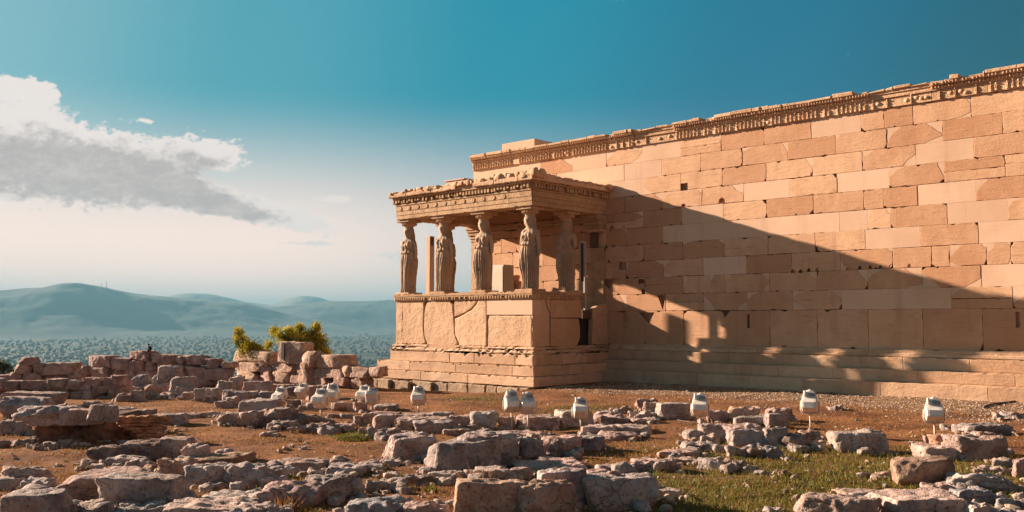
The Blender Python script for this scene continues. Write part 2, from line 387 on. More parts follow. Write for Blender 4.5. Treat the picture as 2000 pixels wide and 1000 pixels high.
def px_az(u, v=600):
    d = ray(u, v); return math.atan2(d.x, d.y)
def px_h(v, dist, u):
    d = ray(u, v); return CAM.z+d.z/math.hypot(d.x, d.y)*dist
def ridge(name, prof, r0, r1, rc, mt, base=-106, namp=.26):
    az = np.array([px_az(u) for u, v in prof]); hh = np.array([px_h(v, rc, u) for u, v in prof])-base
    fa = np.linspace(az[0], az[-1], 600); fh = np.interp(fa, az, hh); kk = np.hanning(31); fh = np.convolve(np.pad(fh, 15, mode='edge'), kk/kk.sum(), 'valid')
    rr = np.linspace(r0, r1, 90)
    def hf(X, Y, A, Rr):
        aw_ = A+fbm(X/1900.+7, Y/1900., 4)*.05*(1-sstep(r0, rc, Rr)); h = np.interp(aw_, fa, fh); tt = np.where(Rr < rc, sstep(r0, rc, Rr), 1-sstep(rc, r1, Rr))
        n = fbm(X/1500., Y/1500., 6, .55)
        spur = 1+namp*3.4*n*(1-tt**4)
        return base-4+(h+4)*np.clip(tt*spur, 0, None)+fbm(X/140., Y/140., 3)*6*np.clip(tt*3, 0, 1)
    return tag(polar_mesh(name, az[0], az[-1], 420, rr, hf, mt), kind='structure')
ridge('hills', [(-900, 640), (-500, 610), (-250, 588), (0, 572), (60, 570), (120, 560), (165, 555.5), (200, 561), (250, 572), (300, 578), (400, 586), (480, 592), (520, 602), (560, 613), (640, 630), (720, 646), (780, 656)], 5200, 8600, 7200, M['hill'])
ridge('hills_behind', [(320, 656), (380, 642), (440, 622), (500, 606), (560, 599.5), (600, 595), (640, 589.5), (700, 589.5), (772, 588), (900, 584), (1100, 590), (1400, 606), (1700, 630)], 6500, 9800, 8400, M['hill'])
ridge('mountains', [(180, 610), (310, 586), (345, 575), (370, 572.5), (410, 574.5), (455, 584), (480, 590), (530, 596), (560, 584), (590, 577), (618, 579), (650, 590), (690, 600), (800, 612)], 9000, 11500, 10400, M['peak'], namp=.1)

def city():
    mb = MB(); rn = random.Random(11)
    for i in range(9500):
        a = px_az(rn.uniform(-350, 1150)); v = rn.uniform(641, 735)**1; r = 101*FPX/(v-630)
        if r > 8200: r = rn.uniform(4500, 8200)
        x = CAM.x+math.sin(a)*r; y = CAM.y+math.cos(a)*r
        dn = float(fbm(np.array(x/700.), np.array(y/700.), 3))
        if dn < rn.uniform(-.22, .25): continue
        z = H(x, y); w = rn.uniform(7, 17)*(1+r/9000); d = rn.uniform(7, 14); h = rn.uniform(4, 9)
        if rn.random() < .03: w *= 3.2; d *= 2; h *= .8
        mb.box(x-w/2, x+w/2, y-d/2, y+d/2, z-4, z+h, 0, rn.random()*.4 if rn.random() > .07 else rn.uniform(.6, 1.))
    tag(mb.build('distant_city', M['city']), 'hazy city of pale low buildings spread over the plain', 'city', kind='stuff')
    mb = MB()
    for i in range(3000):
        a = px_az(rn.uniform(-350, 1150)); v = rn.uniform(640, 745); r = min(101*FPX/(v-630), 7500)
        x = CAM.x+math.sin(a)*r; y = CAM.y+math.cos(a)*r; z = H(x, y)
        s = rn.uniform(3, 8)*(1+r/5000)
        vs = [(x+rn.uniform(.5, 1)*s*math.cos(k*1.05), y+rn.uniform(.5, 1)*s*math.sin(k*1.05), z+rn.uniform(0, .5)*s*.6) for k in range(6)]+[(x, y, z+s*rn.uniform(.7, 1.1)), (x, y, z-3)]
        mb.add(vs, [(k, (k+1) % 6, 6) for k in range(6)]+[((k+1) % 6, k, 7) for k in range(6)], 0, rn.random())
    tag(mb.build('distant_woods', M['fartree']), 'dark tree clumps between the buildings of the hazy city', 'woods', kind='stuff')
city()
def mast(u, vt, vb, label):
    r = 7200; a = px_az(u); x = CAM.x+math.sin(a)*r; y = CAM.y+math.cos(a)*r; z0 = px_h(vb, r, u); z1 = px_h(vt, r, u)
    t_ = empty('radio_mast', (x, y, z0-8)); mb = MB(); mb.tube([(0, 0, 0), (0, 0, z1-z0+8)], [3, 1.6], 4); mb.build('mast_pole', M['greymetal'], t_)
    mb = MB(); mb.box(-5, 5, -1, 1, (z1-z0)*.7, (z1-z0)*.7+3); mb.build('antenna', M['greymetal'], t_)
    tag(t_, label, 'radio mast', 'radio masts on the ridge')
mast(197, 552, 562, 'left thin radio mast on the hazy mountain ridge'); mast(207, 549, 563, 'right and taller thin radio mast on the hazy ridge')
def haze():
    mb = MB(); mb.box(-13900, 13900, -13900, 13900, -150, 312); 
    m = bpy.data.materials.new('haze_air'); m.use_nodes = True; t = NT(m.node_tree); t.n.clear()
    o = t.node('ShaderNodeOutputMaterial'); v = t.node('ShaderNodeVolumePrincipled')
    v.inputs['Color'].default_value = (.16, .37, .51, 1); v.inputs['Density'].default_value = HAZE; v.inputs['Anisotropy'].default_value = .1
    t.l.new(v.outputs[0], o.inputs['Volume'])
    ob = mb.build('haze', m); tag(ob, 'thin blue haze that fades the far city and hills', 'haze', kind='stuff')
HAZE = 1.25e-4
haze()


# ------------------------------------------------------------------ rough stone shape
_cube = {}
def cubegrid(n):
    if n in _cube: return _cube[n]
    idx = {}; vs = []; fs = []
    def vid(p):
        k = tuple(round(q*n) for q in p)
        if k not in idx: idx[k] = len(vs); vs.append(p)
        return idx[k]
    for ax in range(3):
        for sg in (-1, 1):
            for i in range(n):
                for j in range(n):
                    q = []
                    for a, b in ((i, j), (i+1, j), (i+1, j+1), (i, j+1)):
                        c = [0, 0, 0]; c[ax] = sg; c[(ax+1) % 3] = -1+2*a/n; c[(ax+2) % 3] = -1+2*b/n; q.append(vid(tuple(c)))
                    fs.append(q if sg > 0 else q[::-1])
    _cube[n] = (vs, fs); return _cube[n]
def rockshape(size, seed, n=10, sq=6., rough=.1, cuts=4, flat_top=True, chamf=.12):
    """a worn block: superellipsoid, chipped by random planes, then roughened; returns verts, faces"""
    rn = random.Random(seed); vs, fs = cubegrid(n); sx, sy, sz = [s/2 for s in size]; mn = min(sx, sy, sz)
    pl = []
    for _ in range(cuts):
        nrm = Vector((rn.gauss(0, 1), rn.gauss(0, 1), rn.gauss(0, .6))).normalized()
        if flat_top and nrm.z > .75: nrm.z = .2; nrm.normalize()
        sup = abs(nrm.x)+abs(nrm.y)+abs(nrm.z); pl.append((nrm, sup*rn.uniform(.60, .88)))
    # skew so that no two blocks are square
    kx, ky, kt = rn.uniform(-.12, .12), rn.uniform(-.12, .12), rn.uniform(-.10, .10)
    kz, o = rn.uniform(-.12, .12), Vector((rn.uniform(0, 90), rn.uniform(0, 90), rn.uniform(0, 90))); out = []
    for p in vs:
        q = Vector([math.copysign(abs(c)**1.0, c) for c in p])
        L = (abs(q.x)**sq+abs(q.y)**sq+abs(q.z)**sq)**(1/sq); q /= L
        for nrm, d in pl:
            e = q.dot(nrm)-d
            if e > 0: q -= nrm*e*.96
        q.x += q.z*kx+q.y*ky; q.y += q.z*kz; q.z += q.x*kt
        w = Vector((q.x*sx, q.y*sy, q.z*sz)); nn = Vector((q.x, q.y, q.z)).normalized()
        f1 = noise.fractal(w*(1.1/mn)*.5+o, 1., 2., 3); f2 = noise.fractal(w*9+o, .9, 2.1, 4)
        f3 = noise.ridged_multi_fractal(w*3.5+o, 1., 2., 4, 1., 2.)
        w += nn*(f1*rough*mn*1.3+f2*min(.05, rough*.3)-max(0, f3-1.1)*min(.04, rough*.22))
        out.append(w)
    return out, fs

# ------------------------------------------------------------------ temple
temple = empty('temple', (0, 0, -1.1))
tag(temple, 'ruined marble temple with long block wall and a columned porch of statues', 'temple')
def tbuild(mb, name, mats, parent=None):
    o = mb.build(name, mats)
    if parent is None: o.parent = temple; o.matrix_parent_inverse = Matrix.Translation((0, 0, 1.1))
    else: o.parent = parent
    return o
ZTOP = 5.91; XW, XE = -5.75, 16.4; RN = random.Random(5)

def area2(p): return sum(p[i][0]*p[(i+1) % len(p)][1]-p[(i+1) % len(p)][0]*p[i][1] for i in range(len(p)))
def inset(poly, d):
    n = len(poly); out = []
    for i in range(n):
        a, b, c = Vector(poly[i-1]), Vector(poly[i]), Vector(poly[(i+1) % n])
        e1 = b-a; e2 = c-b
        if e1.length < 1e-6 or e2.length < 1e-6: out.append(tuple(b)); continue
        n1 = Vector((-e1.y, e1.x)).normalized(); n2 = Vector((-e2.y, e2.x)).normalized()
        m_ = n1+n2
        if m_.length < .3: out.append(tuple(b+n1*d)); continue
        m_.normalize(); k = d/max(.45, m_.dot(n1)); out.append(tuple(b+m_*k))
    return out
def rough_line(p, q, amp, step=.1, chip=.0):
    """points from p towards q (q left out) with a worn edge"""
    L = math.hypot(q[0]-p[0], q[1]-p[1]); n = max(1, int(L/step)); nx, ny = -(q[1]-p[1])/L if L else 0, (q[0]-p[0])/L if L else 0
    out = [p]
    for i in range(1, n):
        t_ = i/n+RN.uniform(-.2, .2)/n; o = RN.gauss(0, amp)
        if RN.random() < chip: o += RN.uniform(.6, 1.6)*amp*4
        out.append((p[0]+(q[0]-p[0])*t_+nx*o, p[1]+(q[1]-p[1])*t_+ny*o))
    return out
def plate(mb, poly, f, depth=.05, bev=.006, mi=0, tone=.5, proud=0.):
    """poly: list of (s, z) on a face; f(s, z, n) -> world, n = distance out of the face"""
    if area2(poly) < 0: poly = poly[::-1]
    n = len(poly); inn = inset(poly, bev)
    v = [f(a, b_, proud-depth) for a, b_ in poly]+[f(a, b_, proud-bev*.7) for a, b_ in poly]+[f(a, b_, proud) for a, b_ in inn]
    fs = [(i, (i+1) % n, n+(i+1) % n, n+i) for i in range(n)]+[(n+i, n+(i+1) % n, 2*n+(i+1) % n, 2*n+i) for i in range(n)]+[list(range(2*n, 3*n))]
    mb.add(v, fs, mi, tone)
def blockface(mb, x0, x1, z0, z1, f, allnew=False, allold=False, g=.004, mats=(0, 1), proud=0., big=1., wear=.0035, dep=.06):
    tone = RN.random(); w = x1-x0; h = z1-z0
    if allnew:
        plate(mb, [(x0+.0015, z0+.0015), (x1-.0015, z0+.0015), (x1-.0015, z1-.0015), (x0+.0015, z1-.0015)], f, dep, .002, mats[1], tone, proud-.003); return
    gl, gr, gb, gt = [g*RN.choice((.5, .7, 1., 1., 2.2)) for _ in range(4)]
    a0, a1, b0, b1 = x0+gl, x1-gr, z0+gb, z1-gt
    corners = [(a0, b0), (a1, b0), (a1, b1), (a0, b1)]
    cut = []
    for i in range(4):
        top = i >= 2; r = RN.random()
        if allold: k = 'hole' if r < .2 else None
        else: k = 'new' if r < (.58 if top else .20) else ('hole' if r < (.66 if top else .50) else None)
        if k == 'new': cut.append((k, RN.uniform(.10, .34)*min(w, 1.5), RN.uniform(.12, .62)*h if RN.random() < .75 else RN.uniform(.6, .95)*h))
        elif k == 'hole': cut.append((k, RN.uniform(.02, .12)*big, RN.uniform(.03, .15)*big))
        else: cut.append((None, RN.uniform(.004, .02), RN.uniform(.004, .02)))
    # keep cuts on one side from meeting
    for i, j in ((0, 3), (1, 2)):
        if cut[i][2]+cut[j][2] > h*.9:
            s_ = h*.9/(cut[i][2]+cut[j][2]); cut[i] = (cut[i][0], cut[i][1], cut[i][2]*s_); cut[j] = (cut[j][0], cut[j][1], cut[j][2]*s_)
    poly = []; sx = (1, -1, -1, 1); sz = (1, 1, -1, -1); ends = []; news = []
    for i in range(4):
        cx, cz = corners[i]; k, dx, dz = cut[i]
        pa = (cx, cz+sz[i]*dz) if i in (0, 2) else (cx+sx[i]*dx, cz)
        pb = (cx+sx[i]*dx, cz) if i in (0, 2) else (cx, cz+sz[i]*dz)
        mid = [pa]
        if k == 'new':
            bx, bz = (pa[0]+pb[0])/2, (pa[1]+pb[1])/2; o = RN.uniform(-.22, .30)
            mm = (bx+(cx-bx)*o, bz+(cz-bz)*o)
            mid = rough_line(pa, mm, wear*1.3, .07)+rough_line(mm, pb, wear*1.3, .07)
            news.append((mid+[pb], (cx, cz), i))
        elif k == 'hole': mid = rough_line(pa, pb, wear*1.5, .03)
        mid = mid+[pb]; ends.append(mid)
    for i in range(4):
        m0 = ends[i]; m1 = ends[(i+1) % 4]
        pA, pB = m0[-1], m1[0]; ln = math.hypot(pB[0]-pA[0], pB[1]-pA[1]); seg = None
        if i in (0, 2) and ln > .5 and RN.random() < .42:      # a bite out of the edge at the joint
            c_ = RN.uniform(.2, .8); hw = RN.uniform(.03, .13)*big; dd = RN.uniform(.015, .05)*big; sg = 1 if i == 0 else -1
            q0 = (pA[0]+(pB[0]-pA[0])*c_-sg*hw, pA[1]+(pB[1]-pA[1])*c_); q1 = (q0[0]+sg*hw*RN.uniform(.7, 1.2), q0[1]+sg*dd); q2 = (q0[0]+sg*2*hw, q0[1])
            seg = rough_line(pA, q0, wear, .09)+rough_line(q0, q1, wear, .04)+rough_line(q1, q2, wear, .04)+rough_line(q2, pB, wear, .09)
        poly += m0[:-1]+(seg or rough_line(pA, pB, wear, .09, .05))
    plate(mb, poly, f, dep, .007, mats[0], tone, proud+RN.uniform(-.001, .003))
    for line, (cx, cz), i in news:
        ox = x0 if i in (0, 3) else x1; oz = z0 if i < 2 else z1
        pl = [(p[0]+(ox-p[0])*.012, p[1]+(oz-p[1])*.02) for p in line]
        # stretch the end points on to the joint lines
        pl = [(p[0], p[1]) for p in pl]+[(ox, oz)]
        if abs(area2(pl)) > .004: plate(mb, pl, f, dep, .0015, mats[1], RN.random(), proud-.003)

# south wall: joints read off the photograph, course by course
CR = {1: (1150, 200, 4), 2: (1600, 100, 5), 3: (1600, 280, 5), 4: (1150, 430, 4), 5: (1600, 430, 5), 6: (1600, 600, 5), 7: (880, 250, 5)}
JP = {7: [(585, 400), (880, 360), (1190, 340), (1520, 310), (1870, 260), (1350, 470), (1700, 440)],
 1: [(135, 440), (415, 420), (718, 350), (1035, 320), (1372, 260), (1738, 220), (275, 560), (568, 530), (875, 460), (1200, 430), (1555, 390), (1930, 340), (425, 640), (720, 600), (1042, 590), (1385, 560), (1748, 520), (280, 800), (575, 780), (885, 760), (1210, 700), (1570, 690), (1940, 680), (425, 900), (725, 870), (1050, 850), (1390, 830), (1757, 810), (890, 980)],
 4: [(578, 110), (890, 90), (1398, 180), (1770, 180), (430, 240), (735, 230), (1058, 220), (290, 390), (583, 370), (893, 370), (1230, 350), (1585, 330), (1965, 290), (438, 500), (738, 500), (1062, 490), (1410, 480), (1782, 470), (293, 640), (900, 660), (600, 640), (1237, 610), (1592, 600), (1980, 620), (150, 850), (440, 850), (743, 830), (1065, 800), (1415, 800), (1785, 800)],
 2: [(405, 690), (915, 610), (1480, 530), (160, 900), (660, 870), (1203, 770), (1790, 690)],
 3: [(420, 150), (942, 140), (1510, 80), (175, 400), (680, 290), (1222, 280), (1815, 220), (435, 550), (962, 520), (1530, 450), (195, 760), (700, 720), (1250, 680), (1840, 640), (450, 930), (985, 880), (1555, 880)],
 5: [(210, 370), (720, 360), (1275, 340), (1870, 300), (470, 560), (1005, 560), (1580, 550), (220, 770), (1290, 740), (1890, 740), (475, 920), (1020, 940), (1592, 920)],
 6: [(480, 200), (1015, 200), (1600, 200)]}
NEWC = {1: [(420, 530), (500, 450), (1340, 700), (1860, 200), (890, 880), (1400, 960), (80, 560), (350, 650)], 3: [(430, 370), (1220, 80), (1240, 480), (1680, 660), (700, 900), (1700, 850)],
 5: [(1800, 520), (500, 750), (1000, 750)], 2: [(200, 740), (1220, 950)], 7: [(730, 360), (1150, 520), (1830, 440)], 4: [(730, 100), (1060, 350), (1100, 90)]}
OLDC = {1: [(1550, 230), (1200, 300), (1000, 1000), (1200, 850), (1900, 830)], 2: [(640, 600), (1600, 520)], 4: [(430, 130), (1240, 820), (600, 850), (900, 850), (1600, 850), (300, 250), (200, 850)], 6: [(750, 200), (250, 200), (1300, 200), (1800, 200)], 5: [(1000, 350)]}
def rowof(z): return 0 if z < .98 else int((z-.98)/.493)+1
def zrow(r): return (-.0, .98) if r == 0 else (.98+.493*(r-1), .98+.493*r)
joints = {r: [] for r in range(11)}
for c, pts in JP.items():
    for (a, b_) in pts:
        p = onplane(CR[c][0]+a/CR[c][2], CR[c][1]+b_/CR[c][2], y=0.); r = rowof(p.z)
        if 0 <= r <= 10: joints[r].append(p.x)
newset, oldset = [], []
for src, dst in ((NEWC, newset), (OLDC, oldset)):
    for c, pts in src.items():
        for (a, b_) in pts:
            p = onplane(CR[c][0]+a/CR[c][2], CR[c][1]+b_/CR[c][2], y=0.); dst.append((p.x, rowof(p.z)))
wallf = lambda s, z, n: (s, -n, z)
mb = MB()
HOLES = []
for r in range(11):
    z0, z1 = zrow(r); xs = sorted(joints[r]); out = []
    for x in xs:
        if not out or x-out[-1] > .35: out.append(x)
    xs = out
    L = 1.3 if r else 1.42
    if not xs: xs = [0.]
    while xs[0]-L > XW+.5: xs.insert(0, xs[0]-L*RN.uniform(.95, 1.05))
    while XE-xs[-1] > L*1.3: xs.append(xs[-1]+L*RN.uniform(.95, 1.05))
    xs = [XW]+xs+[XE]
    for a, b_ in zip(xs[:-1], xs[1:]):
        if b_-a > 2.1:
            mm = (a+b_)/2; segs = [(a, mm), (mm, b_)]
        else: segs = [(a, b_)]
        for (p, q) in segs:
            an = any(p < x < q and rr == r for x, rr in newset) or (r >= 8 and q < 2 and RN.random() < .4)
            ao = any(p < x < q and rr == r for x, rr in oldset) or (q < .2 and r < 8) or (not an and RN.random() < .22)
            if r == 0: ao = ao or RN.random() < .5
            rr_ = RN.random(); pr_ = RN.uniform(-.002, .004)
            if not an and r > 0 and rr_ < .13 and q-p > 1.:
                xm = p+(q-p)*RN.uniform(.3, .7); blockface(mb, p, xm, z0, z1, wallf, RN.random() < .2, ao, g=.004, proud=pr_); blockface(mb, xm, q, z0, z1, wallf, False, ao, g=.004, proud=pr_)
            elif not an and r > 0 and rr_ < .18:
                zm = z0+(z1-z0)*RN.uniform(.4, .6); blockface(mb, p, q, z0, zm, wallf, False, True, g=.003, proud=pr_, big=.5); blockface(mb, p, q, zm, z1, wallf, False, ao, g=.003, proud=pr_, big=.6)
            else: blockface(mb, p, q, z0, z1, wallf, an, ao, g=.004, big=1.5 if r == 0 else 1., proud=pr_)
# socket holes cut in the face: dark niches modelled as shallow boxes standing in the joints
mb.box(XW+.02, XE, .055, .9, -.05, ZTOP, 2, .5)
wall = tbuild(mb, 'south_wall', [M['old'], M['new'], M['gap']])
# dark broken-out holes: thin-walled recess frames with real depth
def hole(mb, u0, v0, u1, v1, kind='box'):
    p = onplane(u0, v1, y=-.004); q = onplane(u1, v0, y=-.004)
    x0, x1, z0, z1 = p.x, q.x, p.z, q.z
    if kind == 'tri': poly = [(x0, z1), (x1, z1), ((x0*.35+x1*.65), z0)]
    elif kind == 'arch': poly = [(x0, z0), (x0+.1*(x1-x0), z1-(z1-z0)*.3), ((x0+x1)/2, z1), (x1-.1*(x1-x0), z1-(z1-z0)*.3), (x1, z0)]
    else: poly = [(x0, z0), (x1, z0), (x1, z1), (x0, z1)]
    return poly
# the holes are cut with a boolean so that they are real recesses
cut = MB()
HL = [(1329, 357, 1343, 373, 'box'), (1403, 385, 1416, 397, 'arch'), (1330, 397, 1339, 404, 'arch'), (1459, 614, 1464, 641, 'box'), (1984, 609, 1991, 640, 'box'), (1217, 612, 1226, 640, 'box'),
      (1210, 513, 1223, 527, 'box'), (1247, 545, 1259, 554, 'box'), (1253, 565, 1259, 575, 'box'), (1172, 545, 1200, 566, 'tri'), (1172, 483, 1186, 494, 'tri'), (1253, 430, 1261, 443, 'arch'), (1214, 440, 1222, 448, 'arch'), (1190, 440, 1200, 448, 'arch'),
      (1284, 576, 1300, 606, 'tri'), (1248, 610, 1278, 632, 'tri'), (1218, 408, 1226, 416, 'arch'), (1250, 400, 1258, 407, 'arch')]
for u, v in [(1534, 531), (1549, 529), (1564, 529), (1580, 527), (1596, 526), (1613, 524), (1634, 525), (1656, 524), (1680, 522), (1700, 521), (1720, 521), (1740, 519), (1759, 519), (1776, 518)]:
    HL.append((u-4, v-3.5, u+3.5, v+4.5, 'arch'))
for i, (u0, v0, u1, v1, k) in enumerate(HL):
    poly = hole(cut, u0, v0, u1, v1, k); n = len(poly); dp = .05 if k == 'arch' else .15
    cut.add([(x, -.2, z) for x, z in poly]+[(x, dp+.07*math.sin(i), z) for x, z in poly], [list(range(n)), [n+k2 for k2 in range(n)][::-1]]+[((i_+1) % n, i_, n+i_, n+(i_+1) % n) for i_ in range(n)])
cme = cut.build('cutter', M['old']); 
def boolean(o, c):
    md = o.modifiers.new('cut', 'BOOLEAN'); md.object = c; md.solver = 'FAST'; md.operation = 'DIFFERENCE'
    dg = bpy.context.evaluated_depsgraph_get(); me = bpy.data.meshes.new_from_object(o.evaluated_get(dg), preserve_all_data_layers=True, depsgraph=dg)
    o.modifiers.clear(); o.data = me
boolean(wall, cme); bpy.data.objects.remove(cme)

# rest of the building body behind the wall
mb = MB(); mb.box(XW+.03, -4.9, .9, 11.2, -1., ZTOP-.02, 0, .4); mb.box(-4.9, XE, 10.4, 11.2, -1., ZTOP, 0, .6); mb.box(XE-.7, XE, .9, 10.4, -1., ZTOP, 0, .3)
tbuild(mb, 'rear_wall', M['old'])

# carved band and cornice on top of the wall
mb = MB(); mbt = MB()
x = XW-.02
def ball(mb, cx, cy, cz, rx, ry, rz, tone=.5, n=6, m_=4):
    vs = []; 
    for i in range(m_+1):
        ph = math.pi*i/m_-math.pi/2
        for k in range(n):
            th = 2*math.pi*k/n; vs.append((cx+rx*math.cos(ph)*math.cos(th), cy+ry*math.cos(ph)*math.sin(th), cz+rz*math.sin(ph)))
    mb.add(vs, [(i*n+k, i*n+(k+1) % n, (i+1)*n+(k+1) % n, (i+1)*n+k) for i in range(m_) for k in range(n)], 0, tone, True)
while x < XE:
    L = RN.uniform(.8, 1.5); x1 = min(x+L, XE+.02); tone = RN.random(); dmg = RN.random() < .22
    mb.box(x+.004, x1-.004, -.045, .8, ZTOP, ZTOP+.235, 0, tone, .006)
    # palmette and lotus relief
    px = x+.08
    k = 0
    while px < x1-.05:
        gone = dmg and RN.random() < .55 or RN.random() < .07
        if not gone:
            hh = .17 if k % 2 == 0 else .13
            for s in (-1, 0, 1):
                hq = hh*(1 if s == 0 else .8)*RN.uniform(.75, 1.08); ball(mb, px+s*.028+RN.uniform(-.005, .005), -.05, ZTOP+.045+hq*.5, .012, .022+(.01 if s == 0 else 0), hq*.5, tone, 5, 4)
            ball(mb, px, -.06, ZTOP+.04, .04, .035, .028, tone)
            ball(mb, px, -.066, ZTOP+.05+hh, .03, .03, .025, tone)
        elif RN.random() < .5: ball(mb, px, -.05, ZTOP+.08+RN.random()*.06, .07, .03, .05, tone)
        px += .115; k += 1
    # bead, egg-and-dart rows, stepping outwards
    gone2 = dmg and RN.random() < .5
    mb.box(x+.003, x1-.003, -.085, .8, ZTOP+.238, ZTOP+.262, 0, tone)
    mb.box(x+.003, x1-.003, -.07 if gone2 else -.10, .8, ZTOP+.265, ZTOP+.335, 0, tone, .005)
    mb.box(x+.003, x1-.003, -.10 if gone2 else -.165, .8, ZTOP+.338, ZTOP+.405, 0, tone, .005)
    if not gone2:
        ex = x+.05
        while ex < x1-.04:
            if RN.random() > .06: ball(mb, ex, -.118, ZTOP+.30, .024, .032, .034, tone, 6, 4)
            if RN.random() > .10: ball(mb, ex+.03, -.185, ZTOP+.372, .022, .03, .032, tone, 6, 4)
            ex += .075
    # top fillet, broken into short lengths
    fx = x
    while fx < x1-.02:
        fl = RN.uniform(.15, .75); f1 = min(fx+fl, x1)
        if RN.random() > (.55 if dmg else .14):
            tp = ZTOP+.50+RN.uniform(-.035, .018)
            mbt.box(fx+.005, f1-.005, -.235+RN.uniform(0, .03)+(.05 if gone2 else 0), .5, ZTOP+.408, tp, 0, RN.random(), .014, .008)
        else: mbt.box(fx+.005, f1-.005, -.15, .5, ZTOP+.40, ZTOP+.45+RN.uniform(-.02, .02), 0, RN.random(), .02, .02)
        fx = f1
    x = x1
tbuild(mb, 'carved_frieze', M['rough'])
tbuild(mbt, 'wall_cornice', M['rough'])
mb = MB(); mb.box(-5.25, -3.7, .9, 2.2, 6.3, 6.92, 0, .6, .02); mb.box(-3.6, XE, .55, 1.4, 6.2, 6.36, 0, .3, .03)
tbuild(mb, 'roof_block', M['new'])

# stepped base along the wall
def course(mb, pts, y0, z0, z1, f, avg=1.3, mi=0, wear=.006, bev=.012, dep=.4, g=.0018):
    s0, s1 = pts; s = s0; z0 += .011; avg *= 1.25
    while s < s1-.05:
        e = s+avg*RN.uniform(.6, 1.25)
        if s1-e < .5: e = s1
        poly = rough_line((s+g, z0), (e-g, z0), wear*.3, .12)+[(e-g, z0)]+[(e-g, z1-RN.choice((0, 0, .02))*RN.random())]+rough_line((e-g, z1), (s+g, z1), wear, .09, .06)[1:]+[(s+g, z1)]
        plate(mb, poly, f, dep, bev, mi, RN.random(), y0)
        s = e
mb = MB()
SX = .15
course(mb, (SX, XE), .055, -.075, 0.02, wallf, 1.5); course(mb, (SX, XE), .13, -.17, -.078, wallf, 1.9)
course(mb, (SX, XE), .20, -.46, -.173, wallf, 1.25); course(mb, (SX, XE), .50, -.735, -.463, wallf, 1.4); course(mb, (SX, XE), .80, -1.16, -.738, wallf, 1.5)
mb.box(SX, XE, -.79, .5, -1.2, -.745, 0, .5); mb.box(SX, XE, -.49, .5, -.75, -.47, 0, .5); mb.box(SX, XE, -.19, .5, -.48, -.18, 0, .4); mb.box(SX, XE, -.1, .5, -.19, -.005, 0, .4)
tbuild(mb, 'wall_steps', M['step'])

# ---- porch
W, D = 5.79, 3.455
southf = lambda s, z, n: (s, -D-n, z)          # s = x
eastf = lambda s, z, n: (n, s, z)              # s = y
westf = lambda s, z, n: (-W-n, s, z)
def P(u, v, face='s', off=0.):
    if face == 's': p = onplane(u, v, y=-D-off); return (p.x, p.z)
    p = onplane(u, v, x=off); return (p.y, p.z)
def rough_poly(pts, wear=.012, step=.08):
    out = []
    for i in range(len(pts)):
        out += rough_line(pts[i], pts[(i+1) % len(pts)], wear, step)
    return out
def C2(cx, cy): return (700+.27*cx, 550+.27*cy)
mb = MB()
# orthostates of the south side, outlines from the photograph (crop coordinates)
ORTH = [([(272, 137), (470, 139), (470, 210), (466, 330), (474, 400), (488, 440), (455, 456), (265, 448)], 0),
        ([(500, 140), (655, 139), (680, 165), (684, 230), (690, 300), (696, 380), (716, 448), (690, 470), (600, 468), (492, 458), (495, 440), (476, 398), (471, 330), (476, 215), (484, 175)], 0),
        ([(690, 136), (862, 134), (845, 160), (815, 196), (760, 232), (700, 254), (690, 258)], 0),
        ([(868, 134), (922, 134), (926, 200), (930, 290), (926, 468), (725, 470), (728, 445), (700, 390), (696, 340), (697, 268), (760, 240), (822, 204), (855, 165)], 0),
        ([(928, 132), (1258, 128), (1258, 240), (929, 240)], 1),
        ([(942, 246), (1240, 248), (1255, 265), (1252, 330), (1256, 474), (932, 470), (934, 400), (936, 330), (932, 290)], 0)]
for pl, mi in ORTH:
    pts = [P(*C2(a, b_)) for a, b_ in pl]
    if mi == 0: pts = rough_poly(pts, .006, .09)
    plate(mb, pts, southf, .35, .03 if mi == 0 else .004, mi, RN.random(), RN.uniform(-.01, .012) if mi == 0 else .0)
ORTE = [([(1262, 128), (1352, 128), (1360, 180), (1384, 230), (1384, 468), (1262, 474)], 0),
        ([(1358, 128), (1390, 128), (1390, 225), (1366, 178)], 0),
        ([(1394, 130), (1612, 132), (1614, 262), (1394, 262)], 0),
        ([(1394, 266), (1595, 268), (1604, 330), (1606, 400), (1590, 450), (1575, 466), (1392, 470)], 0)]
for pl, mi in ORTE:
    pts = rough_poly([P(*C2(a, b_), face='e') for a, b_ in pl], .003, .09)
    plate(mb, pts, eastf, .35, .012, mi, RN.random(), RN.uniform(-.004, .006))
for s0, s1 in ((-3.45, -2.1), (-2.1, -.9), (-.9, 0)): plate(mb, rough_poly([(s0, -.03), (s1-.01, -.03), (s1-.01, 1.31), (s0, 1.31)], .004), westf, .3, .02, 0, RN.random())
mb.box(-W+.08, -.08, -D+.09, -D+.4, -.03, 1.30, 2); mb.box(-.4, -.09, -D+.4, -1.35, -.03, 1.30, 2); mb.box(-W+.09, -W+.4, -D+.4, 0, -.03, 1.30, 2)
mb.box(-W+.4, -.4, -D+.4, -.004, -.03, .75, 2)
podium = tbuild(mb, 'podium', [M['rough'], M['new'], M['gap']])
mb = MB()     # crown moulding with egg row
def run(mb, f, s0, s1, z0, z1, off, dep, avg, wear=.006, bev=.01, skip=(), mi=0):
    s = s0
    if z1 < 0: z0 += .010; avg *= 1.2
    while s < s1-.01:
        e = min(s1, s+avg*RN.uniform(.7, 1.3))
        if s1-e < .3: e = s1
        if not any(a < (s+e)/2 < b_ for a, b_ in skip):
            poly = rough_line((s+.002, z0), (e-.002, z0), wear*.5, .12)+[(e-.002, z0)]+rough_line((e-.002, z1), (s+.002, z1), wear*1.3, .07, .14)+[(s+.002, z1)]
            plate(mb, poly, f, dep, bev, mi, RN.random(), off)
        s = e
YG = -1.12
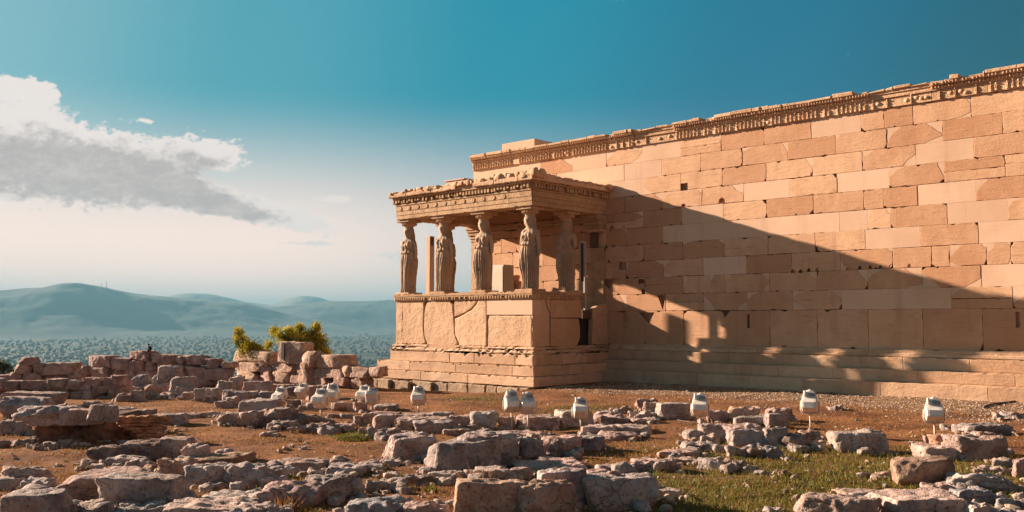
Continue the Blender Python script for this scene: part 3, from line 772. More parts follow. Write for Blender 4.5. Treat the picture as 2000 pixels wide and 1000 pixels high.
for f, a, b_ in ((southf, -W-.05, .05), (eastf, -D-.0, YG), (westf, -D, 0)):
    run(mb, f, a, b_, 1.44, 1.52, .06, .5, 1.5, .006); run(mb, f, a, b_, 1.40, 1.437, .045, .4, 3, .003); run(mb, f, a, b_, 1.305, 1.397, .02, .3, 3, .003)
def eggs(mb, f, s0, s1, z, off, sp, r, miss=.1, rz=None):
    s = s0+sp/2
    while s < s1:
        if RN.random() > miss:
            x_, y_, z_ = f(s, z, off); ball(mb, x_, y_, z_, r, r, rz or r*1.3, .5)
        s += sp
eggs(mb, southf, -W-.02, .04, 1.365, .03, .105, .042, .1); eggs(mb, eastf, -D, YG, 1.365, .03, .105, .040, .3)
mb.box(-W+.05, -.05, -D+.05, -D+.75, 1.31, 1.515, 0); mb.box(-.75, -.05, -D+.75, YG-.01, 1.31, 1.515, 0); mb.box(-W+.05, -W+.75, -D+.75, -.01, 1.31, 1.515, 0)
tbuild(mb, 'podium_crown', M['dirty'])
mb = MB()     # base moulding and steps of the porch
for f, a, b_ in ((southf, -W-.1, .1), (eastf, -D-.0, 0), (westf, -D, 0)):
    sk = [(-3.9, -3.35)] if f is southf else []
    run(mb, f, a, b_, -.135, -.036, .06, .5, 1.3, .008, .03, sk); run(mb, f, a-.03, b_+(.03 if f is southf else 0), -.248, -.138, .12, .6, 1.6, .010, .035)
    run(mb, f, a-.05, b_+(.07 if f is southf else 0), -.549, -.252, .17, .5, 1.15, .012, .02, [(-5.2, -4.55)] if f is southf else [])
    run(mb, f, a-.42 if f is southf else a-.1, b_+(.22 if f is southf else 0), -.828, -.552, .32, .5, 1.5, .006, .012)
    run(mb, f, a-.62 if f is southf else a-.2, b_+(.32 if f is southf else 0), -1.10, -.831, .42, .5, 1.6, .008, .014)
mb.box(-W-.05, .05, -D-.04, 0, -.25, -.05, 0, .3); mb.box(-W-.1, .12, -D-.12, 0, -.54, -.255, 0, .5); mb.box(-W-.2, .27, -D-.27, 0, -.82, -.56, 0, .5); mb.box(-W-.3, .37, -D-.37, 0, -1.09, -.84, 0, .5)
tbuild(mb, 'porch_steps', M['step'])
mb = MB()     # rough foundation showing under the lowest step
s = -W-1.2
while s < .15:
    e = s+RN.uniform(.35, .95)
    zt = -1.105-RN.choice((0, .0, .02)); pr = RN.uniform(.44, .56)+(.1 if s < -W+.3 else 0)
    poly = rough_poly([(s+.012, -1.62), (e-.012, -1.62), (e-.012-RN.random()*.03, zt-RN.random()*.03), (s+.012+RN.random()*.03, zt)], .012, .07)
    plate(mb, poly, southf, .5, .03, 0, RN.random(), pr); s = e
mb.box(-W-1.1, .2, -D-.4, -1, -1.6, -1.14, 0); mb.box(-W-.62, -W, -D-.38, -1.2, -1.10, -.86, 0, .4, .02); mb.box(-W-.45, -W, -D-.28, -1.3, -.85, -.57, 0, .6, .02)
for s0, s1 in ((-3.4, -2.8), (-2.8, -2.2), (-2.15, -1.6)): plate(mb, rough_poly([(s0, -1.5), (s1, -1.5), (s1, -1.12), (s0, -1.11)], .01), eastf, .5, .03, 0, RN.random(), .47)
tbuild(mb, 'foundation', M['found'])

# entablature
mb = MB()
ZA, ZB = 3.92, 4.37
aw = .62
def arch_face(mb, f, s0, s1, joints_, miss=()):
    js = [s0]+joints_+[s1]
    for a, b_ in zip(js[:-1], js[1:]):
        tn = RN.random(); mi = 0
        for z0, z1, off in ((ZA, ZA+.125, 0), (ZA+.128, ZA+.255, .014), (ZA+.258, ZB-.03, .028)):
            poly = rough_line((a+.003, z0), (b_-.003, z0), .004 if z0 == ZA else .001, .09, .04)+[(b_-.003, z0)]+[(b_-.003, z1), (a+.003, z1)]
            plate(mb, poly, f, .3, .005, mi, tn, off)
        plate(mb, [(a+.003, ZB-.027), (b_-.003, ZB-.027), (b_-.003, ZB+.02), (a+.003, ZB+.02)], f, .3, .008, mi, tn, .05)
pj = lambda u, v: P(u, v)[0]
arch_face(mb, southf, -W, 0, [pj(855, 405), pj(934, 400), pj(994, 398)])
arch_face(mb, eastf, -D, .0, [-1.6]); arch_face(mb, westf, -D, 0, [-1.7])
mb.box(-W+.03, -.03, -D+.03, -D+aw, ZA+.002, ZB+.02, 0, .3); mb.box(-aw, -.03, -D+aw, 0, ZA+.002, ZB+.02, 0, .6); mb.box(-W+.03, -W+aw, -D+aw, 0, ZA+.002, ZB+.02, 0, .6)
# small moulding inside and the coffered ceiling
for k in range(6):
    xx = -W+aw+.02+k*(W-2*aw)/5.5; mb.box(xx, xx+.16, -D+aw, 0, ZB-.16, ZB+.03, 0, .4)
for k in range(4): mb.box(-W+aw, -aw, -D+aw+.05+k*.83, -D+aw+.2+k*.83, ZB-.155, ZB+.03, 0, .4)
mb.box(-W+.1, -.1, -D+.1, .0, ZB+.02, ZB+.2, 0, .3)
arch = tbuild(mb, 'architrave', M['dirty'])
# round bosses on the top fascia
def disc(mb, f, s, z, r, off, th=.03, n=14):
    vs = []
    for (rr, o) in ((r, off), (r*.97, off+th*.8), (r*.82, off+th), (r*.3, off+th*.8)):
        vs += [f(s+rr*math.cos(2*math.pi*k/n), z+rr*math.sin(2*math.pi*k/n), o) for k in range(n)]
    fs = [(i*n+k, i*n+(k+1) % n, (i+1)*n+(k+1) % n, (i+1)*n+k) for i in range(3) for k in range(n)]+[[3*n+k for k in range(n)]]
    mb.add(vs, fs, 0, .5, False)
for k in range(14):
    s = -W+.23+k*.41
    if k in (12, 13) or s > -.2: continue
    mb = MB(); disc(mb, southf, s, ZA+.335, .064 if k not in (6,) else .05, .03, .016); mb.build('round_boss', M['dirty'], arch)
for s in (-1.2, -.75, -.35): mb = MB(); disc(mb, eastf, s, ZA+.335, .06, .028, .012); mb.build('round_boss', M['dirty'], arch)
mb = MB()     # dentils
def dentils(mb, f, s0, s1, miss):
    s = s0; 
    while s < s1-.05:
        if RN.random() > miss:
            a, b_ = s, s+.078; z0, z1 = ZB+.045+RN.choice((0, 0, 0, .04)), ZB+.185
            plate(mb, [(a, z0), (b_, z0), (b_-.004, z1), (a+.004, z1)], f, .10, .006, 0, RN.random(), .10-RN.choice((0, 0, .02)))
        s += .128
dentils(mb, southf, -W-.09, .09, .05); dentils(mb, eastf, -D-.09, 0, .08); dentils(mb, westf, -D, 0, .1)
for f, a, b_ in ((southf, -W-.05, .05), (eastf, -D-.05, 0), (westf, -D, 0)):
    run(mb, f, a, b_, ZB+.18, ZB+.235, .13, .5, 2, .003, .01)
    plate(mb, [(a, ZB+.02), (b_, ZB+.02), (b_, ZB+.19), (a, ZB+.19)], f, .1, .003, 0, .2, .005)
tbuild(mb, 'dentil_row', M['dirty'])
mb = MB()     # projecting cornice, worn and patched
ZC = ZB+.24
def geison(mb, f, s0, s1, prj, ztf, skip=()):
    s = s0
    while s < s1-.01:
        e = min(s1, s+RN.uniform(.7, 1.3))
        if s1-e < .3: e = s1
        brk = any(a < (s+e)/2 < b_ for a, b_ in skip)
        pr = prj*(.62 if brk else 1); zt = ztf((s+e)/2)-(.05 if brk else 0)
        poly = rough_line((s+.002, ZC), (e-.002, ZC), .006, .1)+[(e-.002, ZC)]+rough_line((e-.002, zt), (s+.002, zt), .010, .08, .12)+[(s+.002, zt)]
        plate(mb, poly, f, .9, .02, 0, RN.random(), pr)
        s = e
geison(mb, southf, -W-.19, .20, .20, lambda s: ZC+.125, [(-3.0, -1.9)])
geison(mb, eastf, -D-.19, .0, .20, lambda s: ZC+.125); geison(mb, westf, -D-.19, 0, .20, lambda s: ZC+.125)
mb.box(-W-.1, .1, -D-.1, -.004, ZC+.01, ZC+.13, 0, .4)
tbuild(mb, 'porch_cornice', M['rough'])
mb = MB()     # remains of the gutter and broken roof edge
def lump(mb, c, s, seed, cuts=5, n=5, rot=0.):
    q = rockshape(s, seed, n, 5., .1, cuts); Mx = Matrix.Translation(c) @ Matrix.Rotation(rot, 4, 'Z')
    mb.add([Mx @ Vector(p) for p in q[0]], q[1], 0, RN.random(), True)
ROOFBITS = True

k = 0; s = -W-.12
while s < .12:
    L = RN.uniform(.10, .34); h = RN.uniform(.03, .09)
    if -3.35 < s < -1.9: h += .03
    if s > -1.6: h += .05+.05*max(0, (s+1.6)/1.6); L *= .8
    for r_ in range(1 if s < -1.6 else 2):
        lump(mb, (s+L/2, -D-.06+r_*.28+RN.uniform(-.05, .05), ZC+.12+h*.4), (L*1.15, .26, h*1.7), 100+k, 5); k += 1
    s += L
s = -D-.12
while s < -.05:
    L = RN.uniform(.25, .6); h = .10-.03*(s+D)/D
    lump(mb, (.05+RN.uniform(-.03, .03), s+L/2, ZC+.13+h*.2), (.28, L*1.12, h*1.5), 300+k, 4); k += 1; s += L
lump(mb, (.0, -D-.0, ZC+.17), (.42, .42, .24), 41, 6, 8); lump(mb, (.16, -.14, ZC+.14), (.24, .26, .2), 42, 6, 6)
for sx_, sy_ in ((-4.5, -1.5), (-2.5, -1.2), (-1., -1.5)): lump(mb, (sx_, sy_, ZC+.12), (2.1, 2.4, .16), 50+k, 4, 6); k += 1
mb.box(-3.3, -2.55, -D-.17, -D+.2, ZC+.13, ZC+.27, 1, .8, .012); mb.box(-3.38, -2.5, -D-.20, -D+.2, ZC+.272, ZC+.31, 1, .5, .008)
tbuild(mb, 'roof_edge', [M['rough'], M['new']])
# pilaster capitals on the wall
def pilaster(x0, x1, dp, brk, name):
    mb = MB()
    for z0, z1, o in ((3.40, 3.50, .02), (3.503, 3.60, .05), (3.603, 3.72, .09), (3.723, 3.80, .13), (3.803, 3.917, .16)):
        mb.box(x0-o*(0 if x1 > -.1 and False else 1)*.9, x1+o*(.0 if x1 > -.2 else .9), -dp-o, -.001, z0, z1, 0, RN.random(), .01)
    if not brk:
        for i in range(4): mb.box(x0, x1, -dp, -.001, 1.2+i*.551, 1.2+(i+1)*.551-.006, 0, RN.random(), .006)
    else:
        mb.box(x0, x1-.28, -dp*.55, -.001, 2.95, 3.397, 1, RN.random(), .02); mb.box(x0, x1-.05, -dp*.35, -.001, -.02, 2.94, 0, .3, .015)  # dark block under the capital is painted as the hole's shade
    return tbuild(mb, name, [M['dirty'], M['gap']])
pilaster(-W+.05, -W+.55, .12, False, 'west_pilaster'); pilaster(-.55, -.02, .26, True, 'east_pilaster')
mb = MB(); run(mb, wallf, -W+.6, -.6, 3.66, 3.72, .07, .07, 1.5, .006); run(mb, wallf, -W+.6, -.6, 3.723, 3.80, .11, .11, 1.5, .004); run(mb, wallf, -W+.6, -.6, 3.803, 3.917, .14, .14, 1.5, .004)
tbuild(mb, 'inner_moulding', M['dirty'])
mb = MB(); v_ = [onplane(1155, 673, x=-.03), onplane(1188, 673, x=-.03), onplane(1188, 592, x=-.03), onplane(1176, 594, x=-.03), onplane(1165, 598, x=-.03), onplane(1157, 603, x=-.03)]
plate(mb, rough_poly([(p.y, p.z) for p in v_], .003), eastf, .16, .01, 0, .3, .0)
tbuild(mb, 'door_slab', M['step'])
mb = MB(); mb.box(-1.3, -.25, -1.13, -.30, -.05, .9, 0, .5); tbuild(mb, 'doorway_painted_shade', M['dark'])  # near-black block, painted shade that fills the doorway
mb = MB(); mb.box(-.3, -.06, -1.12, -.42, .93, 1.02, 0, .5, .01); mb.box(-.12, -.05, -1.12, -.42, .75, .93, 0, .4, .01); tbuild(mb, 'metal_landing', M['gap'])

# things standing in the porch
def pillar():
    t_ = empty('marble_post', (-5.44, -2.3, 1.516)); mb = MB(); mb.box(-.09, .09, -.10, .10, 0, 1.93, 0, .6, .012, .004); mb.build('post_shaft', M['new'], t_)
    mb = MB(); mb.box(.091, .12, -.08, .04, 1.62, 1.88, 0, .5, .01); mb.build('iron_clamp', M['wood'], t_)
    tag(t_, 'pale square stone post seen between the two leftmost statues', 'post')
pillar()
def panelbox():
    p = onplane(981, 575, y=-1.1); t_ = empty('white_cabinet', (p.x, -1.1, .75)); h = onplane(981, 518, y=-1.1).z-.75
    mb = MB(); mb.box(-.30, .28, -.24, .24, 0, h, 0, .5, .008); mb.build('cabinet_body', M['panel'], t_)
    mb = MB(); mb.box(-.27, .25, -.25, -.243, .06, h-.05, 0, .5, .004); mb.build('cabinet_door', M['panel'], t_)
    tag(t_, 'cream box cabinet standing behind the third statue inside the porch', 'cabinet')
panelbox()
def rubble_pile():
    p = onplane(1008, 565, y=-.55); t_ = empty('broken_masonry', (p.x, -.55, .75))
    for i, (dx, z, sx_, h) in enumerate([(0, .45, .5, .9), (.05, 1.0, .34, .4), (-.08, 1.28, .22, .3)]):
        q = rockshape((sx_, .4, h), 900+i, 7, 5, .12, 4); mb = MB(); mb.add([Vector(v)+Vector((dx, 0, z)) for v in q[0]], q[1], 0, .5, True); mb.build('broken_stone', M['old'], t_)
    tag(t_, 'jagged upright remnant of broken masonry beside the cream cabinet', 'masonry')
rubble_pile()
def frame():
    p0 = onplane(1143, 606, x=-.02); p1 = onplane(1143, 472, x=-.02)
    t_ = empty('metal_screen', (-.02, p0.y, p0.z)); h = p1.z-p0.z
    mb = MB(); mb.box(-.03, .03, -.05, .03, 0, h, 0, .5, .004); mb.build('upright_post', M['greymetal'], t_)
    y1 = onplane(1132, 520, x=-.02).y-p0.y
    mb = MB(); mb.box(-.02, .02, y1, -.055, h-.05, h, 0, .5, .003); mb.build('top_rail', M['greymetal'], t_)
    mb = MB(); mb.box(-.02, .01, y1+.03, -.07, .85, h-.055, 0, .5)
    for i in range(22): mb.box(.008, .018, -.10, -.075, .9+i*.072, .93+i*.072, 1, .5)
    mb.build('black_mesh', [M['black'], M['greymetal']], t_)
    mb = MB(); mb.box(-.02, .02, y1, y1+.028, .85, h-.052, 0, .5, .003); mb.build('inner_post', M['greymetal'], t_)
    tag(t_, 'grey metal screen frame with black strip behind the rightmost statue', 'screen')
frame()

# ------------------------------------------------------------------ draped statues
def statue_mesh(mir, seed, arm=(1.15, 1.0)):
    """one closed surface; front = -y; mir = +1 / -1 chooses the bent leg"""
    KZ = [0, .04, .2, .5, .8, 1.0, 1.16, 1.20, 1.235, 1.30, 1.36, 1.42, 1.52, 1.60, 1.645, 1.675, 1.705, 1.74, 1.78, 1.81, 1.84, 1.88, 1.93, 1.98, 2.02, 2.06, 2.10, 2.14, 2.19, 2.23, 2.26]
    RX = [.205, .215, .21, .23, .262, .275, .26, .248, .262, .255, .228, .222, .250, .292, .29, .265, .20, .132, .115, .118, .136, .152, .16, .162, .158, .152, .158, .178, .215, .242, .247]
    RY = [.20, .215, .20, .205, .215, .215, .205, .20, .212, .215, .19, .18, .19, .175, .155, .135, .12, .108, .10, .105, .118, .135, .145, .148, .142, .13, .14, .155, .20, .235, .24]
    n = 112; zs = np.unique(np.concatenate([np.linspace(0, 1.7, 100), np.linspace(1.7, 2.26, 46)])); vs = []
    o = Vector((seed*3.1, seed*1.7, 0))
    for z in zs:
        rx = float(np.interp(z, KZ, RX)); ry = float(np.interp(z, KZ, RY))
        # contrapposto: hips shift, shoulders shift back
        cx = mir*(.035*math.exp(-((z-1.0)/.35)**2)-.015*math.exp(-((z-1.6)/.2)**2)); cy = -.01+.0*z
        for k in range(n):
            th = 2*math.pi*k/n; c, s_ = math.cos(th), math.sin(th)       # front is s_ = -1
            ex = .82 if z < 1.66 else 1.
            x = rx*math.copysign(abs(c)**ex, c); y = ry*math.copysign(abs(s_)**ex, s_)
            front = max(0, -s_); d = 0
            if z < 1.22:
                # deep flutes on the standing leg, smooth drapery over the bent one
                side = c*mir                                        # +1 = bent-leg side
                amp = .033*(1-.75*max(0, min(1, side*1.6))*front)*min(1, (1.24-z)*5)*min(1, z*8+.45)
                ph = th*23+1.1*math.sin(z*2.2+seed)+.5*math.sin(th*3+seed)
                d += amp*(abs(math.sin(ph*.5))**.7*2-1.15)
                kn = math.exp(-((z-.62)/.22)**2)*math.exp(-((c*mir-.42)/.30)**2)*front
                d += .075*kn
                th_ = math.exp(-((z-.9)/.22)**2)*math.exp(-((c*mir-.38)/.34)**2)*front; d += .035*th_
                sh = math.exp(-((z-.25)/.2)**2)*math.exp(-((c*mir-.42)/.28)**2)*front; d += .012*sh
                d -= .03*math.exp(-((z-.5)/.45)**2)*math.exp(-((c*mir-.02)/.10)**2)*front
                if z < .07 and front > .4: d += .05*(math.exp(-((c-.42)/.16)**2)+math.exp(-((c+.42)/.16)**2))*(.07-z)/.07
            elif z < 1.68:
                hem = 1.225+.035*math.cos(th*2+.5)
                ph = th*13+z*9*math.copysign(1, c)+seed
                d += .014*math.sin(ph)*(1 if z < 1.5 else .6)
                # looped folds between the breasts
                d += .010*math.sin(34*(z+.55*abs(c)*.5)+seed)*front*(.3 if z < 1.34 else 1)
                for sg in (-1, 1): d += .030*math.exp(-((z-1.50)/.065)**2)*math.exp(-((c-sg*.45)/.20)**2)*front
                d += .022*math.exp(-((z-1.27)/.03)**2)             # overfold pouch
                d -= .018*math.exp(-((z-1.345)/.02)**2)
            else:
                if z < 1.80: 
                    if s_ > -.25: d += .018*math.exp(-((z-1.74)/.06)**2)     # hair falling on the neck
                if 1.80 < z < 2.07:
                    f = front
                    d += .030*math.exp(-((z-1.905)/.018)**2)*math.exp(-(c/.12)**2)*f+.016*math.exp(-((z-1.94)/.035)**2)*math.exp(-(c/.10)**2)*f
                    for sg in (-1, 1): d -= .014*math.exp(-((z-1.945)/.016)**2)*math.exp(-((c-sg*.38)/.16)**2)*f
                    d += .008*math.exp(-((z-1.875)/.007)**2)*math.exp(-(c/.22)**2)*f+.008*math.exp(-((z-1.858)/.006)**2)*math.exp(-(c/.2)**2)*f-.006*math.exp(-((z-1.866)/.005)**2)*math.exp(-(c/.2)**2)*f
                    d += .012*math.exp(-((z-1.825)/.02)**2)*math.exp(-(c/.3)**2)*f+.010*math.exp(-((z-1.975)/.02)**2)*math.exp(-(c/.7)**2)*f
                    if s_ > -.45: d += .016+.009*math.sin(z*150+3*math.sin(th*5))+.006*math.sin(th*18)     # waved hair
                if z > 2.09: d += .010*abs(math.sin(th*9))*min(1, (z-2.09)*12)
            p = Vector((x+cx, y+cy, z)); nn = Vector((c, s_, 0)); p += nn*d
            w = noise.fractal(p*6+o, 1, 2, 3)*.008+noise.fractal(p*24+o, 1, 2, 2)*.004
            p += nn*w
            vs.append(p)
    nr = len(zs); fs = [(i*n+k, i*n+(k+1) % n, (i+1)*n+(k+1) % n, (i+1)*n+k) for i in range(nr-1) for k in range(n)]
    fs += [list(range(n))[::-1], [(nr-1)*n+k for k in range(n)]]
    mb = MB(); mb.add(vs, fs, 0, .5, True)
    # upper arms, broken off lower down
    for sg, zb in ((-1, arm[0]), (1, arm[1])):
        pts = []; rr = []
        for i in range(14):
            q = i/13; z = 1.63-(1.63-zb)*q
            pts.append((sg*(.245+.065*math.sin(min(1, q*1.4)*1.6)+.015*q), .005+.02*q-.03*q*q, z)); rr.append((.070-.018*q)*(1 if i < 13 else .7)*(1+.08*math.sin(i*2.1+seed)))
        rr[0] = .05; mb.tube(pts, rr, 12)
    mb.tube([(0, .12, 2.0), (0, .15, 1.85), (0, .16, 1.7), (0, .185, 1.5), (0, .19, 1.35)], [.07, .085, .085, .06, .03], 10)
    return mb.build('statue_body', M['statue'])
def make_statue(x, y, mir, seed, label, arm, rz=0., tint=None):
    t_ = empty('draped_statue', (x, y, 1.522), rz)
    b = statue_mesh(mir, seed, arm); b.parent = t_; b.location = (0, 0, .062); b.name = 'statue_body'
    mb = MB(); mb.box(-.33, .33, -.30, .30, 0, .064, 0, RN.random(), .01, .004); mb.build('plinth', M['step'], t_)
    mb = MB()
    for k2 in range(16):
        a = k2*math.pi/8; ball(mb, .225*math.cos(a), .225*math.sin(a), 2.255, .035, .035, .04)
    mb.tube([(0, 0, 2.20), (0, 0, 2.24), (0, 0, 2.285), (0, 0, 2.31)], [.19, .235, .25, .25], 24)
    mb.box(-.285, .285, -.285, .285, 2.312, 2.396, 0, .6, .008); mb.build('capital', M['dirty'], t_)
    tag(t_, label, 'statue', 'draped marble statues carrying the porch roof')
    return t_
SX_ = [-5.56, -3.92, -2.2, -.37]
make_statue(SX_[0], -3.12, 1, 1, 'leftmost draped female statue at the far corner of the porch', (1.12, 1.05))
make_statue(SX_[1], -3.12, 1, 2, 'draped female statue just right of the pale square post', (.98, .88))
make_statue(SX_[2], -3.12, -1, 3, 'draped female statue in front of the cream cabinet, third from left', (1.2, 1.1))
make_statue(SX_[3], -3.12, -1, 4, 'draped statue at the near corner of the porch, tallest looking', (1.2, .95))
make_statue(-.36, -1.50, -1, 5, 'shaded draped statue nearest the long wall, rightmost of the row', (1.3, 1.25))
make_statue(-5.48, -1.50, 1, 6, 'mostly hidden draped statue behind the second one from left', (1.2, 1.2))


# ------------------------------------------------------------------ loose stones
ORD = ['leftmost', 'second from left', 'third from left', 'fourth from left', 'fifth from left', 'sixth from left', 'seventh from left', 'eighth from left', 'ninth from left', 'tenth from left', 'eleventh from left', 'twelfth from left', 'thirteenth from left', 'fourteenth from left', 'fifteenth from left', 'sixteenth from left', 'seventeenth from left', 'eighteenth from left', 'nineteenth from left', 'twentieth from left']
RH = Vector((Rv.x, Rv.y, 0)); FH = Vector((Fv.x, Fv.y, 0)).normalized()
KIND = {  # squareness, roughness, cuts, depth factor
 'b': (14, .065, 5, .66), 'r': (7.5, .13, 9, .75), 'o': (3.6, .12, 6, .75), 'f': (10, .08, 7, .9), 'p': (11, .12, 7, .7)}
TONE = {'n': (1, 1, 1), 'g': (.82, .92, 1.0), 'w': (1.15, .93, .76), 'd': (.68, .60, .56), 'l': (1.25, 1.18, 1.12), 'y': (1.2, 1.02, .86), 'k': (1.1, .95, .9), 'B': (1.1, .6, .34), 'o': (1.0, .80, .62)}
CROP = {'A': (0, 750, 4), 'E': (0, 640, 4), 'F': (400, 600, 4), 'L': (500, 750, 4), 'Q': (1000, 750, 4), 'V': (1500, 750, 4)}
def stone_mesh(name, size, seed, kind, wpx, parent=None):
    sq, rg, cuts, _ = KIND[kind]; n = 26 if wpx > 110 else (18 if wpx > 50 else 11)
    q = rockshape(size, seed, n, sq, rg, cuts); mb = MB()
    mb.add([v+Vector((0, 0, size[2]/2)) for v in q[0]], q[1], 0, .5, True)
    return mb.build(name, M['rock'], parent)
STONES = []
def loose(crop, a0, b0, a1, b1, kind='r', tone='n', dep=None, yaw=None, base=None, label=None, name=None):
    cu, cv, k = CROP[crop]; u0, u1, v0, v1 = cu+a0/k, cu+a1/k, cv+b0/k, cv+b1/k
    seed = int(u0*13+v0*7)+1; rn = random.Random(seed); um = (u0+u1)/2
    p = G(um, min(v1, 1010)) if v1 <= 1010 else G(um, v1)
    if base is not None:      # stands on another stone: base = (v of the contact on the ground it shares)
        g = G(um, base); dist0 = (g-CAM).dot(FH); r = ray(um, v1); p = CAM+r*(dist0/Vector((r.x, r.y, 0)).dot(FH))
    ext = base is None and crop in 'EF' and v1 < 764
    if ext:
        g = G(um, v1+13); dist0 = (g-CAM).dot(FH); r = ray(um, v1); p = CAM+r*(dist0/Vector((r.x, r.y, 0)).dot(FH))
    dist = (p-CAM).dot(Vector(Fv)); w = (u1-u0)*dist/FPX; d = max(.1, min(w*(dep or KIND[kind][3]), 1.5))
    r = ray(um, v0); dh = (p-CAM).dot(FH)+d*.8; q = CAM+r*(dh/Vector((r.x, r.y, 0)).dot(FH))
    gc = p+FH*d*.5; gz = H(gc.x, gc.y)-.03 if ext else p.z if base is not None else min(H(gc.x, gc.y), p.z)-.04
    h = max(q.z-gz, .07 if base is None else .04)
    ya = rn.uniform(-.22, .22) if yaw is None else yaw
    o = stone_mesh(name or {'b': 'stone_block', 'f': 'stone_slab', 'o': 'boulder', 'r': 'rough_rock', 'p': 'pitted_rock'}[kind], (w*1.12, d, h), seed, kind, u1-u0)
    o.location = (gc.x, gc.y, gz); o.rotation_euler = (rn.uniform(-.03, .03), rn.uniform(-.04, .04), YAW+ya)
    c = TONE[tone]; j = rn.uniform(.88, 1.12); o.color = (c[0]*j, c[1]*j*rn.uniform(.97, 1.03), c[2]*j, 1)
    o['kind'] = 'thing'
    STONES.append((o, um, v1, w, h, kind, tone, label, v0))
    return o
